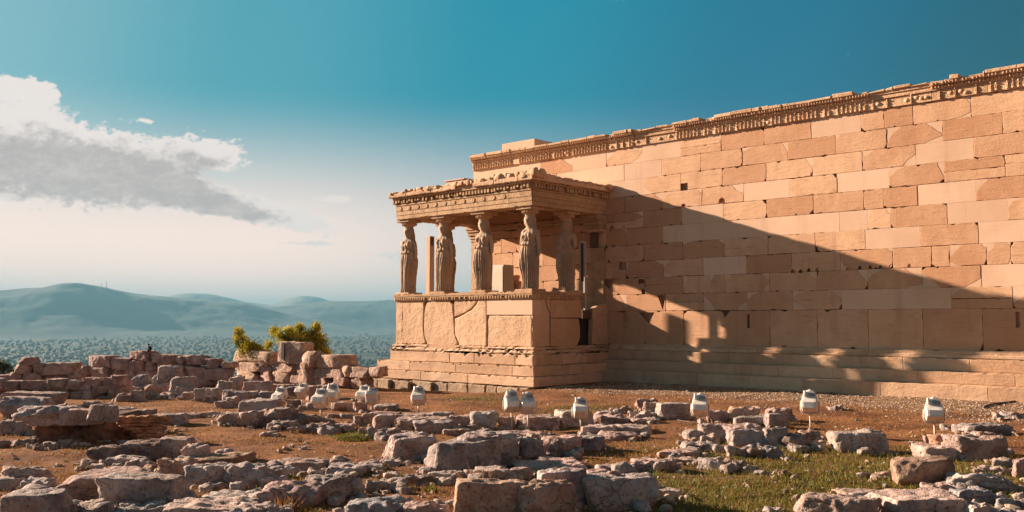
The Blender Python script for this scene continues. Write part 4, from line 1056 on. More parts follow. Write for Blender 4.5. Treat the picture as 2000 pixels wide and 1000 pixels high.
T = """
A 370 660 990 905 b k .9 .25 | A 770 690 1335 965 b n .6 .02 | A 0 820 430 1080 b n .7 -.1 | A 150 735 385 840 r n | A 0 640 340 820 r k | A 240 800 390 885 r l | A 440 900 770 1030 o n | A 890 935 1280 1050 r g | A 1290 900 1930 1070 f l .8
A 1560 830 2080 935 f n | A 1740 930 2100 1060 f l | A 1220 580 1470 765 p k | A 1430 620 1770 795 p n | A 1750 620 2080 815 r n | A 1390 465 1600 620 o l | A 1480 540 1880 650 f o | A 1250 410 1450 600 b l 1. | A 765 560 1040 645 f n | A 1040 605 1190 665 r k | A 1105 640 1220 692 r o | A 665 622 790 668 f l | A 560 610 620 636 o l
A 660 480 960 620 r d 1. | A 900 440 1340 600 r d .8 | A 0 280 180 405 b n | A 870 180 1020 255 f n | A 1015 195 1170 265 f n | A 1180 225 1420 318 b n .7 | A 1155 370 1250 425 o n | A 1200 320 1270 375 r n | A 1410 225 1560 275 f k | A 1540 215 1700 262 f k | A 220 425 290 470 r l | A 430 430 590 470 f n | A 260 480 330 520 r d
A 0 95 300 270 b n .8 | A 0 58 370 190 b n .7 | A 1700 220 1860 320 r k | A 1860 210 2000 330 r l | A 440 345 560 400 r d | A 300 400 400 450 o o | A 1680 130 1800 190 r n | A 1800 145 1850 185 r g
E 1220 300 1380 500 r n | E 1330 400 1450 470 r l | E 880 520 1010 580 r k | E 1120 505 1230 560 r n | E 1250 500 1360 545 f k | E 640 575 760 620 r n | E 780 590 860 625 r k | E 1780 380 1900 450 r l | E 1700 420 1800 470 r n | E 40 560 200 625 f n | E 220 570 360 620 r n | E 1640 360 1740 420 r l | E 1880 560 2000 640 r k | E 1740 545 1850 610 r n | E 1370 455 1520 548 b n | E 1420 500 1525 568 r k | E 1520 475 1590 578 b n | E 1580 465 1640 563 b l | E 1620 470 1712 568 b k | E 1010 488 1110 572 b l .5 | E 960 400 1020 468 r k | E 1000 460 1110 512 r n | E 1100 440 1290 515 b k | E 1310 380 1490 490 r n | E 1010 370 1150 450 o g | E 1160 370 1310 450 o n
F 130 530 260 592 r n | F 70 575 200 632 r n | F 120 590 300 658 r n | F 200 560 370 605 f k | F 305 575 510 655 b k | F 0 630 115 725 b n | F 90 660 150 712 r n | F 130 650 320 742 r n | F 270 655 400 732 f l | F 390 620 540 682 f k | F 420 655 540 727 r n | F 510 600 680 640 f k | F 265 715 560 822 b n .8 | F 255 815 425 928 p k | F 100 830 260 908 r n | F 410 785 660 922 r k .8 .5 | F 495 885 700 958 r n | F 590 800 700 852 f k | F 690 840 910 935 r d | F 630 725 740 778 r d | F 780 610 960 722 p k .7 .3 | F 730 765 790 805 b l | F 970 830 1060 868 b n | F 1000 740 1160 812 r k | F 1155 740 1250 828 r k | F 1330 755 1490 808 f n | F 640 620 790 700 r n | F 1180 690 1250 730 f n | F 880 865 965 900 f n
L 410 305 620 385 r k | L 600 305 765 368 f k | L 760 250 830 332 b n | L 825 225 920 332 b k | L 920 240 1060 368 b l .5 | L 900 215 1100 285 f k | L 810 350 880 412 r k | L 870 340 945 428 r n | L 940 355 1020 432 r n | L 1010 345 1130 432 r n | L 1060 225 1400 290 f k | L 1110 255 1480 375 p k | L 1250 280 1560 388 p n | L 1370 215 1525 280 f n | L 1510 240 1690 328 r k | L 1690 210 1890 352 p n | L 1895 250 2030 352 r k
L 1030 385 1400 615 r n .8 .3 | L 1380 430 1770 685 b n .8 .2 | L 1600 380 1925 665 r n .8 | L 1290 540 1400 622 r g | L 1470 340 1700 405 f l | L 1690 370 2020 600 b n | L 1890 540 2030 642 r g | L 1130 365 1190 395 r k
L 0 640 215 745 r n | L 210 640 330 718 r n | L 170 578 520 682 f k | L 560 575 730 652 r k | L 550 625 820 722 f n | L 770 610 990 682 f l | L 970 590 1130 642 f l | L 0 715 200 822 r n | L 40 760 460 962 r k .8 | L 380 700 725 905 r n .7 .5 | L 710 725 825 885 r n | L 0 830 150 962 r k | L 0 935 165 1060 f l | L 730 885 1170 1080 r g .8 | L 1170 930 1480 1070 p k | L 840 760 960 852 r n | L 970 745 1160 842 r n | L 1160 700 1400 792 r d | L 1360 680 1560 742 f n | L 1565 745 2110 1070 b w .45 .25 | L 1730 640 2020 762 f n .9 | L 1400 730 1500 765 f n | L 1660 680 1730 735 r d | L 100 380 180 410 r k | L 200 490 250 515 f l | L 260 330 380 380 r k | L 1000 690 1120 740 f l | L 1250 640 1400 690 f k
Q -100 365 310 425 f k | Q 60 420 250 590 r n | Q 240 400 535 545 f k .9 | Q 300 450 410 582 r n | Q 530 400 730 525 r n | Q 570 315 820 405 f l | Q 810 315 1090 395 f l | Q 700 370 960 445 f k | Q 60 245 345 360 p k | Q 370 200 612 335 p l | Q 655 240 900 322 p k | Q 910 215 970 268 r l | Q 650 210 790 252 f n | Q 980 120 1100 222 p k | Q 1040 140 1160 248 r k | Q 1155 145 1400 275 b n .6 | Q 940 262 1150 315 f k | Q 770 180 830 222 r k | Q 850 180 930 225 r o | Q -60 400 110 470 f n
Q 70 590 580 705 f k .9 | Q 240 660 565 965 b n .6 .3 | Q 45 750 445 1070 r w .8 .35 | Q 0 650 150 745 f k | Q 580 690 1125 975 b n .8 .3 | Q 595 665 745 722 f k | Q 740 620 960 705 f k | Q 960 590 1140 692 f k | Q 1120 580 1290 685 r k | Q 970 578 1180 645 f k | Q 1180 505 1470 582 f k | Q 1250 570 1450 628 f k | Q 1360 450 1600 525 f n | Q 1130 810 1330 892 f l | Q 1520 600 1600 642 r d | Q 1600 590 1730 668 r k | Q 1720 590 1850 672 r n | Q 1390 370 1480 422 f w | Q 1490 400 1615 472 p l | Q 1500 310 1705 445 p l .7 | Q 1680 312 2010 365 f k .9 | Q 1730 355 2015 495 p n .4 .0 | Q 1700 490 1860 582 r n | Q 1850 500 2040 585 r d | Q 1520 205 1705 302 p k .6 .25 | Q 1715 175 1950 302 p w | Q 1760 250 1990 335 b n | Q 1720 650 1760 675 r l | Q 1600 635 1640 665 r l
V 0 190 220 292 r k | V 0 230 160 345 b n | V 0 340 155 495 p n .6 | V 0 490 115 585 r g | V 140 385 380 512 r d .7 .5 | V 250 365 410 432 o w | V 370 440 460 472 f w | V 560 360 932 542 p l .6 .0 | V 1240 400 1320 468 b k | V 1245 470 1580 595 b k .8 | V 1510 400 1875 605 p k .7 | V 1565 305 1925 398 p n .6 | V 1065 565 1485 798 b o .6 .0 | V 1490 700 1935 835 p n .6 | V 1730 590 1830 628 r n | V 1660 640 1800 702 r k | V 1940 585 2040 745 o k | V 1245 770 1480 862 r k | V 1510 820 1790 955 p g | V 1750 850 1880 945 p n | V 1830 890 2000 985 r g | V 1940 850 2030 955 o l | V 350 860 900 1090 p k .8 | V 590 820 945 905 f k | V 860 895 980 1015 r n | V 975 830 1570 1075 f k 1. | V 1550 920 1790 1080 r l .7 .6 | V 1760 960 2030 1075 r n | V 1810 215 2020 258 f w | V 540 170 600 202 r l | V 880 690 985 728 r w | V 310 900 370 930 r w | V 1840 270 1890 285 f l | V 100 690 170 720 r d"""
for it in T.replace('\n', '|').split('|'):
    q = it.split()
    if q: loose(q[0], *[float(z) for z in q[1:5]], q[5], q[6], float(q[7]) if len(q) > 7 else None, float(q[8]) if len(q) > 8 else None)
# stones standing on others
for q in ((110, 170, 545, 300, 'r', 'n', .7, .1), (250, 188, 700, 330, 'b', 'k', .45, -.05), (690, 163, 880, 300, 'b', 'n', .5, .1)): loose('A', *q, base=868)
loose('Q', 815, 622, 1000, 775, 'r', 'n', .8, .2, base=975, label='small upright stone balanced on the big low boulder in the centre foreground')
loose('Q', 750, 682, 830, 765, 'r', 'k', .8, .3, base=978, label='tiny wedge stone leaning against the upright stone on the big boulder')
loose('V', 1325, 390, 1530, 492, 'b', 'w', .8, .2, base=893, label='warm tan stone resting on top of the stacked rocks beside the rightmost floodlight')
loose('V', 1640, 372, 1780, 420, 'f', 'k', .7, 0, base=888, label='small flat stone lying on the pitted rock at the far right')
loose('Q', 1085, 118, 1140, 142, 'o', 'l', .8, 0, base=806, label='little pale cobble on the rocks left of the middle floodlight')

# labels: look first, then where to find it
def zone(u, v):
    h = ['at the far left', 'on the left', 'left of centre', 'near the centre', 'right of centre', 'on the right', 'at the far right'][min(6, int(u/2000*7))]
    b = 0 if v > 975 else 1 if v > 925 else 2 if v > 890 else 3 if v > 865 else 4 if v > 845 else 5 if v > 828 else 6 if v > 810 else 7 if v > 790 else 8
    return h, b
BAND = ['on the bottom edge', 'in the near foreground', 'just above the nearest stones', 'in the foreground grass', 'in the middle ground', 'a little below the floodlights', 'level with the floodlight feet', 'level with the floodlights', 'beside the ruined back walls']
SHP = {'b': 'squared block', 'f': 'low flat slab', 'o': 'rounded boulder', 'r': 'rough rock', 'p': 'pitted rock'}
TON = {'n': 'grey', 'g': 'bluish grey', 'w': 'tan', 'd': 'dark brown', 'l': 'pale', 'k': 'pinkish', 'B': 'orange', 'o': 'rusty'}
bk = {}
for st in STONES:
    if not st[7]: bk.setdefault((zone(max(0, min(1999, st[1])), st[2]), st[5], st[6]), []).append(st)
for key, lst in bk.items():
    lst.sort(key=lambda s: s[1]); (h, b), kd, tn = key
    for i, st in enumerate(lst):
        sz = 'small ' if st[3] < .35 else ('large ' if st[3] > .85 else '')
        o_ = (', '+ORD[i]) if len(lst) > 1 else ''
        tag(st[0], f"{sz}{TON[tn]} {SHP[kd]} {BAND[b]} {h}{o_}", {'b': 'stone block', 'f': 'stone slab', 'o': 'boulder', 'r': 'rock', 'p': 'rock'}[kd], 'loose ruin stones on the ground')
for st in STONES:
    if st[7]: tag(st[0], st[7], 'rock', 'loose ruin stones on the ground')

# ------------------------------------------------------------------ dry stone ruin walls at the back
def drywall(name, label, crop, depth, blocks, tone='n', thick=.55, face=YAW):
    dl = YAW-face; um0 = sum(CROP[crop][0]+(b_[0]+b_[2])/2/CROP[crop][2] for b_ in blocks)/len(blocks); BK = Vector((-math.sin(face), math.cos(face), 0))
    t_ = None; cu, cv, k = CROP[crop]
    for (a0, b0, a1, b1, *op) in blocks:
        u0, u1, v0, v1 = cu+a0/k, cu+a1/k, cv+b0/k, cv+b1/k; um = (u0+u1)/2
        dz = depth+(op[1] if len(op) > 1 else 0)-math.tan(dl)*depth/FPX*(um-um0)
        def at(u, v): r = ray(u, v); return CAM+r*(dz/Vector((r.x, r.y, 0)).dot(FH))
        a, b = at(u0, v1), at(u1, v0); w = (at(u1, v1)-at(u0, v1)).length/math.cos(dl)*(1 if dl == 0 else 1.04); h = b.z-a.z
        if t_ is None:
            m0 = at(um, v1); t_ = empty(name, (m0.x, m0.y, H(m0.x, m0.y)), YAW)
            Mi = (Matrix.Translation(t_.location) @ Matrix.Rotation(YAW, 4, 'Z')).inverted()
        kd = op[0] if op else 'b'; seed = int(u0*11+v0*5); rn = random.Random(seed)
        o = stone_mesh('wall_stone', (w*1.05, thick*rn.uniform(.8, 1.1), h*rn.uniform(1.02, 1.16)), seed, kd, u1-u0, t_)
        c = at(um, v1)+BK*thick*.5; o.location = Mi @ Vector((c.x, c.y, c.z-h*.045)); o.rotation_euler = (rn.uniform(-.03, .03), rn.uniform(-.05, .05), -dl+rn.uniform(-.2, .2)*(1 if dl < .5 else .25))
        cc = TONE[tone]; j = rn.uniform(.82, 1.12); o.color = (cc[0]*j, cc[1]*j*rn.uniform(.95, 1.03), cc[2]*j, 1)
    # packed rubble core behind the facing stones
    return tag(t_, label, 'stone wall', kind='thing')
drywall('ruined_wall', 'low ruined wall at the far left edge with two stones on top', 'E', 28.2, [(90, 295, 240, 360), (140, 235, 250, 295, 'b'), (245, 285, 325, 362), (325, 285, 575, 368), (-60, 375, 45, 440), (50, 360, 155, 440, 'r'), (155, 360, 280, 440), (275, 360, 320, 440, 'r'), (320, 365, 480, 440), (475, 370, 600, 440, 'r')], 'k')
drywall('ruined_wall', 'rough two course wall in shade in front of the far left wall', 'E', 25.3, [(0, 415, 150, 495), (150, 415, 345, 495), (350, 410, 500, 492), (500, 410, 620, 485, 'r'), (560, 445, 700, 505), (630, 400, 780, 465, 'r'), (780, 400, 930, 490), (850, 380, 960, 455, 'r'), (370, 490, 430, 590, 'r'), (420, 490, 545, 590, 'r'), (545, 500, 630, 590), (630, 495, 720, 585), (700, 460, 830, 535), (710, 535, 840, 585, 'r'), (835, 480, 910, 575, 'r'), (-120, 410, 0, 500), (905, 470, 960, 560, 'r'), (-100, 480, 380, 570, 'r', .25)], 'k', .45)
drywall('ruined_wall', 'long ruined wall of stacked blocks left of the stepped block wall', 'E', 29.6, [(575, 300, 680, 415, 'r'), (650, 320, 860, 415), (650, 225, 860, 312), (855, 240, 990, 327), (925, 278, 990, 332, 'r', -.1), (990, 262, 1135, 347), (1130, 268, 1200, 343), (1195, 272, 1335, 352), (995, 185, 1200, 265), (1170, 208, 1250, 270), (1250, 215, 1360, 275), (1355, 225, 1415, 280, 'r'), (1410, 225, 1590, 292, 'r'), (1580, 250, 1690, 317, 'r'), (1700, 275, 1800, 318, 'r'), (855, 330, 940, 400, 'r'), (925, 335, 1060, 400), (1050, 345, 1215, 400), (1335, 280, 1430, 385, 'r'), (1420, 305, 1590, 400, 'r'), (1580, 320, 1775, 412, 'r'), (1450, 385, 1645, 470, 'r'), (1635, 400, 1760, 470, 'r'), (575, 405, 1000, 480, 'r', .2), (1000, 395, 1480, 500, 'r', .25), (1210, 340, 1345, 400, 'r')], 'k', face=.35)
drywall('ruined_wall', 'stepped block wall in front of the yellow green bushes', 'F', 29.6, [(190, 340, 512, 437), (180, 435, 490, 502), (200, 500, 395, 580), (395, 500, 515, 580), (510, 505, 647, 585), (640, 508, 728, 592), (493, 440, 688, 507), (725, 345, 848, 470, 'o', -.2), (685, 445, 822, 610, 'r', -.1), (820, 380, 1107, 472), (785, 475, 1052, 552), (1050, 462, 1132, 547, 'r'), (1130, 475, 1262, 552), (1258, 475, 1345, 545), (790, 552, 965, 625), (962, 552, 1108, 615), (1105, 548, 1240, 655, 'r')], 'y', face=0.)
def groove_block():
    dz = 29.9; r = ray(400+640/4, 600+440/4); p = CAM+r*(dz/Vector((r.x, r.y, 0)).dot(FH)); w = 74*dz/FPX; h = 40*dz/FPX
    t_ = empty('grooved_block', p, .1); o = stone_mesh('block_body', (w, .6, h*1.04), 77, 'b', 70, t_); o.color = (1.2, 1.05, .92, 1); o.location = (0, .3, 0)
    mb = MB(); mb.box(-w*.22, -w*.09, -.05, .02, h*.2, h*1.0, 0, .5, .01); g = mb.build('groove', M['dark'], t_); g.location = (0, .03, 0)  # black strip on the block face, painted as the groove's shade
    tag(t_, 'tall squared block with a vertical groove standing on the stepped wall', 'stone block')
groove_block()
# eroded earth bank with courses of thin bricks at the left
def bank():
    a, b = G(60, 872), G(262, 860); mb = MB(); t_ = empty('earth_bank', G(160, 866), 0)
    t_.location.z = H(t_.location.x, t_.location.y)
    n = 90; vs = []; rows = 22; L0 = Vector(t_.location)
    for i in range(n):
        f = i/(n-1); p = a.lerp(b, f); hh = .33*(1-max(0, f-.72)*2.6)+.03
        for j in range(rows):
            g = j/(rows-1); q = p+FH*(.06+.25*g)+Vector((0, 0, hh*g-.04*(1-g)))
            w = noise.fractal(q*4, 1, 2, 5)*.16+noise.fractal(q*14, 1, 2, 3)*.03; q -= FH*w; vs.append(q-L0)
    for i in range(n):
        f = i/(n-1); q = a.lerp(b, f)+FH*1.2; hh = .33*(1-max(0, f-.72)*2.6)+.03; vs.append(q-L0+Vector((0, 0, hh)))
    fs = [(i*rows+j, (i+1)*rows+j, (i+1)*rows+j+1, i*rows+j+1) for i in range(n-1) for j in range(rows-1)]+[(i*rows+rows-1, (i+1)*rows+rows-1, n*rows+i+1, n*rows+i) for i in range(n-1)]
    mb.add(vs, fs, 0, .5, True); mb.build('bank_face', M['earth'], t_)
    mb = MB(); rn = random.Random(4)
    for r_ in range(7):
        k = 0
        for c in range(4-r_//2):
            g = G(232+r_*7.5+c*0, 858-0); bw = rn.uniform(.14, .26); x = -1.0
            p = a.lerp(b, .86)+RH*(r_*.075+c*.17-.02)+FH*(.02+.05*c)+Vector((0, 0, .34-r_*.05))
            q = rockshape((bw, .18, .055), 500+r_*9+c, 4, 8, .1, 1); mb.add([Matrix.Rotation(YAW+rn.uniform(-.2, .2), 3, 'Z') @ v+p-L0 for v in q[0]], q[1], 0, .5, True)
    mb.build('thin_brick_courses', M['brick'], t_)
    tag(t_, 'dark eroded earth bank with orange brick courses under large left slabs', 'earth bank')
m, t, b = mat('bank_earth'); tc = t.node('ShaderNodeTexCoord').outputs['Object']
n1 = t.noise(tc, 4, 8, .7); t.put(b.inputs['Base Color'], t.mix(t.mapr(n1, .35, .65), (.11, .055, .035), (.30, .16, .10))); b.inputs['Roughness'].default_value = 1; bump(t, b, n1, .1); M['earth'] = m
bank()


# ------------------------------------------------------------------ floodlights
def floodlight_parts(root, tilt, aim, post_h, tripod):
    Wd = .27
    prof = [(-.16, .02), (.09, .0), (.11, .05), (.11, .34), (.08, .40), (.03, .425), (-.02, .42), (-.055, .37), (-.06, .25), (-.17, .125)]
    n = len(prof); vs = []; xs = [(-.5, .86), (-.44, .97), (-.3, 1.), (0, 1.), (.3, 1.), (.44, .97), (.5, .86)]
    cy, cz = 0, .2
    for xf, sc in xs:
        for (y, z) in prof:
            zz = z
            if z > .3: zz = z-.16*(abs(xf)*2)**3*(z-.28)/.14      # domed top
            vs.append((xf*Wd, cy+(y-cy)*sc, cz+(zz-cz)*sc))
    m_ = len(xs); fs = [(i*n+k, i*n+(k+1) % n, (i+1)*n+(k+1) % n, (i+1)*n+k) for i in range(m_-1) for k in range(n)]+[list(range(n))[::-1], [(m_-1)*n+k for k in range(n)]]
    hd = bpy.data.objects.new('pivot', None)
    Mx = Matrix.Translation((0, 0, post_h+.05)) @ Matrix.Rotation(aim, 4, 'Z') @ Matrix.Translation((0, 0, .14)) @ Matrix.Rotation(tilt, 4, 'X') @ Matrix.Translation((0, 0, -.16))
    def put(mb, name, m_):
        mb.v = [tuple(Mx @ (Vector(v)*.86)) for v in mb.v]; return mb.build(name, m_, root)
    mb = MB(); mb.add(vs, fs, 0, .5, False); h = put(mb, 'housing', M['lampwhite'])
    mb = MB(); mb.box(-Wd*.43, Wd*.43, .112, .12, .05, .33, 0, .5, .003); put(mb, 'glass', M['glass'])
    mb = MB(); mb.box(-.02, .10, -.082, -.057, .262, .335, 0, .5, .008); put(mb, 'vent', M['lampdark'])
    mb = MB(); mb.box(-.105, -.06, -.10, -.055, .255, .37, 0, .5, .012); put(mb, 'terminal_cover', M['lampwhite'])
    A = Matrix.Translation((0, 0, post_h)) @ Matrix.Rotation(aim, 4, 'Z')
    mb = MB(); mb.tube([A @ Vector(p) for p in ((-.135, 0, .20), (-.14, 0, .06), (-.12, 0, .015), (0, 0, 0), (.12, 0, .015), (.14, 0, .06), (.135, 0, .20))], .012, 6, cap=True); mb.build('bracket', M['bracket'], root)
    mb = MB(); mb.tube([(0, 0, -.05), (.004, 0, post_h*.5), (0, 0, post_h+.005)], .014, 7)
    mb.build('post', M['bracket'], root)
    if tripod:
        for k in range(3):
            a = k*2.1+.4; mb = MB(); mb.tube([(0, 0, .13), (.05*math.cos(a), .05*math.sin(a), .08), (.22*math.cos(a), .22*math.sin(a), -.02)], .010, 6); mb.build('leg', M['bracket'], root)
# u, v of the foot; v of the top; aim target; label
FL = [(547, 803, 757, 'leftmost white floodlight, standing among the rocks left of the porch'),
 (590, 795, 748, 'second floodlight from left, its foot hidden behind a small pale block'),
 (626, 818, 762, 'third floodlight from left, in front of a pair of white lamps'),
 (649, 806, 753, 'fourth floodlight from left, close beside the lower third one'),
 (711, 803, 758, 'fifth floodlight from left, upper one of the pair by the standing rocks'),
 (727, 806, 771, 'sixth floodlight from left, lower and tipped one of its pair'),
 (817, 808, 768, 'single floodlight on the grass below the podium of the porch'),
 (999, 840, 766, 'left lamp of the close pair in front of the porch corner'),
 (1031, 841, 770, 'right lamp of the close pair in front of the porch corner'),
 (1134, 838, 780, 'floodlight in front of a pale pitted rock right of the porch'),
 (1368, 845, 773, 'floodlight on a curved post in front of the shaded wall steps'),
 (1583, 850, 767, 'floodlight on a splayed foot beside a slanted dark rock'),
 (1826, 866, 782, 'rightmost floodlight, beside the stacked rocks')]
for i, (u, v, vt, lb) in enumerate(FL):
    p = G(u, v); dh = (p-CAM).dot(FH); r = ray(u, vt); top = CAM+r*(dh/Vector((r.x, r.y, 0)).dot(FH)); hh = top.z-p.z
    t_ = empty('floodlight', (p.x, p.y, H(p.x, p.y)))
    tgt = Vector((-2.5, -3.5, 0)) if i < 9 else Vector((p.x-3.5, .0, 0)); 
    if i == 9: tgt = Vector((-.5, -1, 0))
    aim = math.atan2(-(tgt.x-p.x), tgt.y-p.y)
    aim += [.0, .18, -.12, .1, -.15, .12, 0, .08, -.06, .05, .1, -.04, .03][i]
    floodlight_parts(t_, -R_((26, 38, 30, 24, 34, 54, 27, 20, 30, 33, 26, 22, 24)[i]), aim, max(.16, hh-.33), i in (11,))
    tag(t_, lb, 'floodlight', 'floodlights aimed at the temple')
def cable(pts, r, label):
    P3 = [G(u, v)+Vector((0, 0, r)) for u, v in pts]; c0 = P3[0]
    mb = MB(); mb.tube([q-c0 for q in P3], r, 6); o = mb.build('cable', M['cable']); o.location = c0; tag(o, label, 'cable')
cable([(1922, 797), (1930, 793), (1945, 790), (1965, 788), (1985, 785), (2010, 782), (2060, 780)], .02, 'dark cable curving over the gravel towards the right edge')
cable([(1262, 815), (1290, 819), (1320, 820), (1340, 824), (1362, 829)], .008, 'thin pale wire on the ground left of the curved post floodlight')


M['darkleaf'] = leafmat('dark_leaves', (.02, .03, .012), (.07, .08, .03), .2)
# ------------------------------------------------------------------ bushes, grass, gravel
def bush(name, label, dist, lobes, leaves, seed):
    """lobes: (u, v, radius px) seen centres; leaves fill them in depth too"""
    rn = random.Random(seed)
    def at(u, v, dd=0): r = ray(u, v); return CAM+r*((dist+dd)/Vector((r.x, r.y, 0)).dot(FH))
    L = [(at(u, v, rn.uniform(-.25, .35)), r*dist/FPX) for u, v, r in lobes]
    low = min(L, key=lambda q: q[0].z)[0]; base = at(sum(l[0] for l in lobes)/len(lobes), 738, .1); t_ = empty(name, base)
    mb = MB(); tot = sum(r**2 for _, r in L)
    for c, r in L:
        for _ in range(int(leaves*r*r/tot)):
            d = Vector((rn.gauss(0, 1), rn.gauss(0, 1), rn.gauss(0, 1))).normalized()*r*(rn.uniform(.35, 1.05) if rn.random() < .8 else rn.uniform(1., 1.45))
            p = c+d
            if noise.noise(p*5.5) < -.34: continue
            s = rn.uniform(.03, .06); a = Vector((rn.gauss(0, 1), rn.gauss(0, 1), rn.gauss(.6, 1))).normalized(); b = a.cross(Vector((rn.gauss(0, 1), rn.gauss(0, 1), rn.gauss(0, 1)))).normalized()
            q = p-base; tn = min(1, max(0, .62+noise.noise(p*3)*.7+rn.uniform(-.4, .3)+(p.z-c.z)/r*.15))
            mb.add([q-b*s*.35, q+a*s*.8, q+b*s*.35, q-a*s*.5], [(0, 1, 2, 3)], 0, tn)
    mb.build('foliage', M['leaf'], t_)
    mb = MB()
    for c, r in L:
        e = c-base; mb.tube([(0, 0, -.5), (e.x*.4, e.y*.4, e.z*.45), (e.x, e.y, e.z)], [.035, .022, .008], 5)
    mb.build('branches', M['wood'], t_)
    return tag(t_, label, 'bush')
bush('small_bush', 'smaller yellow green bush leaning right behind the stepped wall', 31.6, [(466, 650, 9), (468, 662, 11), (475, 672, 13), (487, 678, 13), (500, 682, 12), (511, 688, 9), (463, 645, 6), (480, 690, 14), (500, 694, 14)], 9500, 1)
bush('large_bush', 'larger yellow green bush rising behind the grooved block', 31.9, [(525, 672, 8), (537, 648, 11), (552, 655, 13), (566, 652, 13), (585, 640, 9), (586, 655, 14), (604, 660, 15), (618, 638, 9), (616, 652, 13), (625, 668, 15), (610, 680, 17), (626, 686, 15), (560, 668, 14), (590, 675, 18), (636, 690, 10), (522, 685, 8), (575, 690, 16), (600, 700, 18)], 24000, 2)
bush('dark_tree', 'dark tree crown just beyond the low wall at the left edge', 37, [(-14, 712, 13), (2, 714, 11), (14, 716, 8), (-30, 716, 14), (24, 722, 7), (4, 724, 12), (-10, 728, 14)], 4200, 3)
bush('weed', 'tiny dry weed sprouting on top of the long ruined wall', 29.8, [(291, 684, 3), (292, 678, 2.2), (291, 673, 1.5), (294, 681, 2)], 260, 4)
for o in SC.objects:
    if o.name.startswith('foliage') and o.parent and o.parent.name.startswith(('dark_tree', 'weed')): o.data.materials[0] = M['darkleaf']
def tuft(u, v, w, h, n, seed, label, tn=(.5, 1.), name='grass_tuft'):
    p0 = G(u, v); p0.z = H(p0.x, p0.y); rn = random.Random(seed); mb = MB()
    for _ in range(n):
        a = rn.uniform(0, 6.28); r = w*math.sqrt(rn.random()); b = Vector((r*math.cos(a), r*math.sin(a), 0)); b.z = H(p0.x+b.x, p0.y+b.y)-p0.z-.01
        hh = h*rn.uniform(.4, 1)*(1-.5*r/w); ln = Vector((rn.gauss(0, .35), rn.gauss(0, .35), 1)); s = Vector((rn.gauss(0, 1), rn.gauss(0, 1), 0)).normalized()*.006
        mb.add([b-s, b+s, b+ln*hh*.6+s*.7, b+ln*hh*.6-s*.7, b+Vector((ln.x*1.6, ln.y*1.6, .95))*hh], [(0, 1, 2, 3), (3, 2, 4)], 0, rn.uniform(*tn))
    o = mb.build(name, M['blade']); o.location = p0; tag(o, label, 'grass tuft')
tuft(690, 858, .32, .16, 900, 1, 'bright green patch of grass left of the upright blocks')
tuft(575, 754, .3, .14, 320, 2, 'small yellow green grass tuft at the foot of the stepped wall', (.3, .7))
tuft(842, 958, .10, .13, 110, 3, 'small green weed in the shade left of the big front block')
tuft(1050, 925, .22, .13, 300, 4, 'low grey green weed growing between the flat front slabs', (.6, 1))
tuft(560, 998, .16, .30, 60, 5, 'few tall dry stalks beside the large dark front rock', (0, .3))
tuft(930, 945, .18, .36, 40, 6, 'thin tall dry stalks in front of the second big block', (0, .25))
tuft(1112, 838, .16, .07, 260, 7, 'dark green creeping weed under the pale pitted rock', (.7, 1))
tuft(865, 748, .3, .14, 260, 8, 'green weeds growing from the foundation joints below the porch steps', (.6, 1))
tuft(1450, 895, .2, .1, 240, 9, 'small green weed beside the flat slabs right of centre', (.5, 1))
tuft(1985, 905, .2, .22, 160, 10, 'taller dry green weeds between the rocks at the right edge', (.3, .8))
def occupied():
    cells = {}
    for st in STONES:
        o = st[0]; c, s_ = math.cos(o.rotation_euler.z), math.sin(o.rotation_euler.z)
        bb = [Vector(q) for q in o.bound_box]; x0 = min(q.x for q in bb); x1 = max(q.x for q in bb); y0 = min(q.y for q in bb); y1 = max(q.y for q in bb)
        nx, ny = max(2, int((x1-x0)/.06)), max(2, int((y1-y0)/.06))
        for i in range(nx+1):
            for j in range(ny+1):
                x = x0+(x1-x0)*(.1+.8*i/nx); y = y0+(y1-y0)*(.1+.8*j/ny)
                cells[(int((o.location.x+x*c-y*s_)/.08), int((o.location.y+x*s_+y*c)/.08))] = 1
    return cells
OCC = occupied()
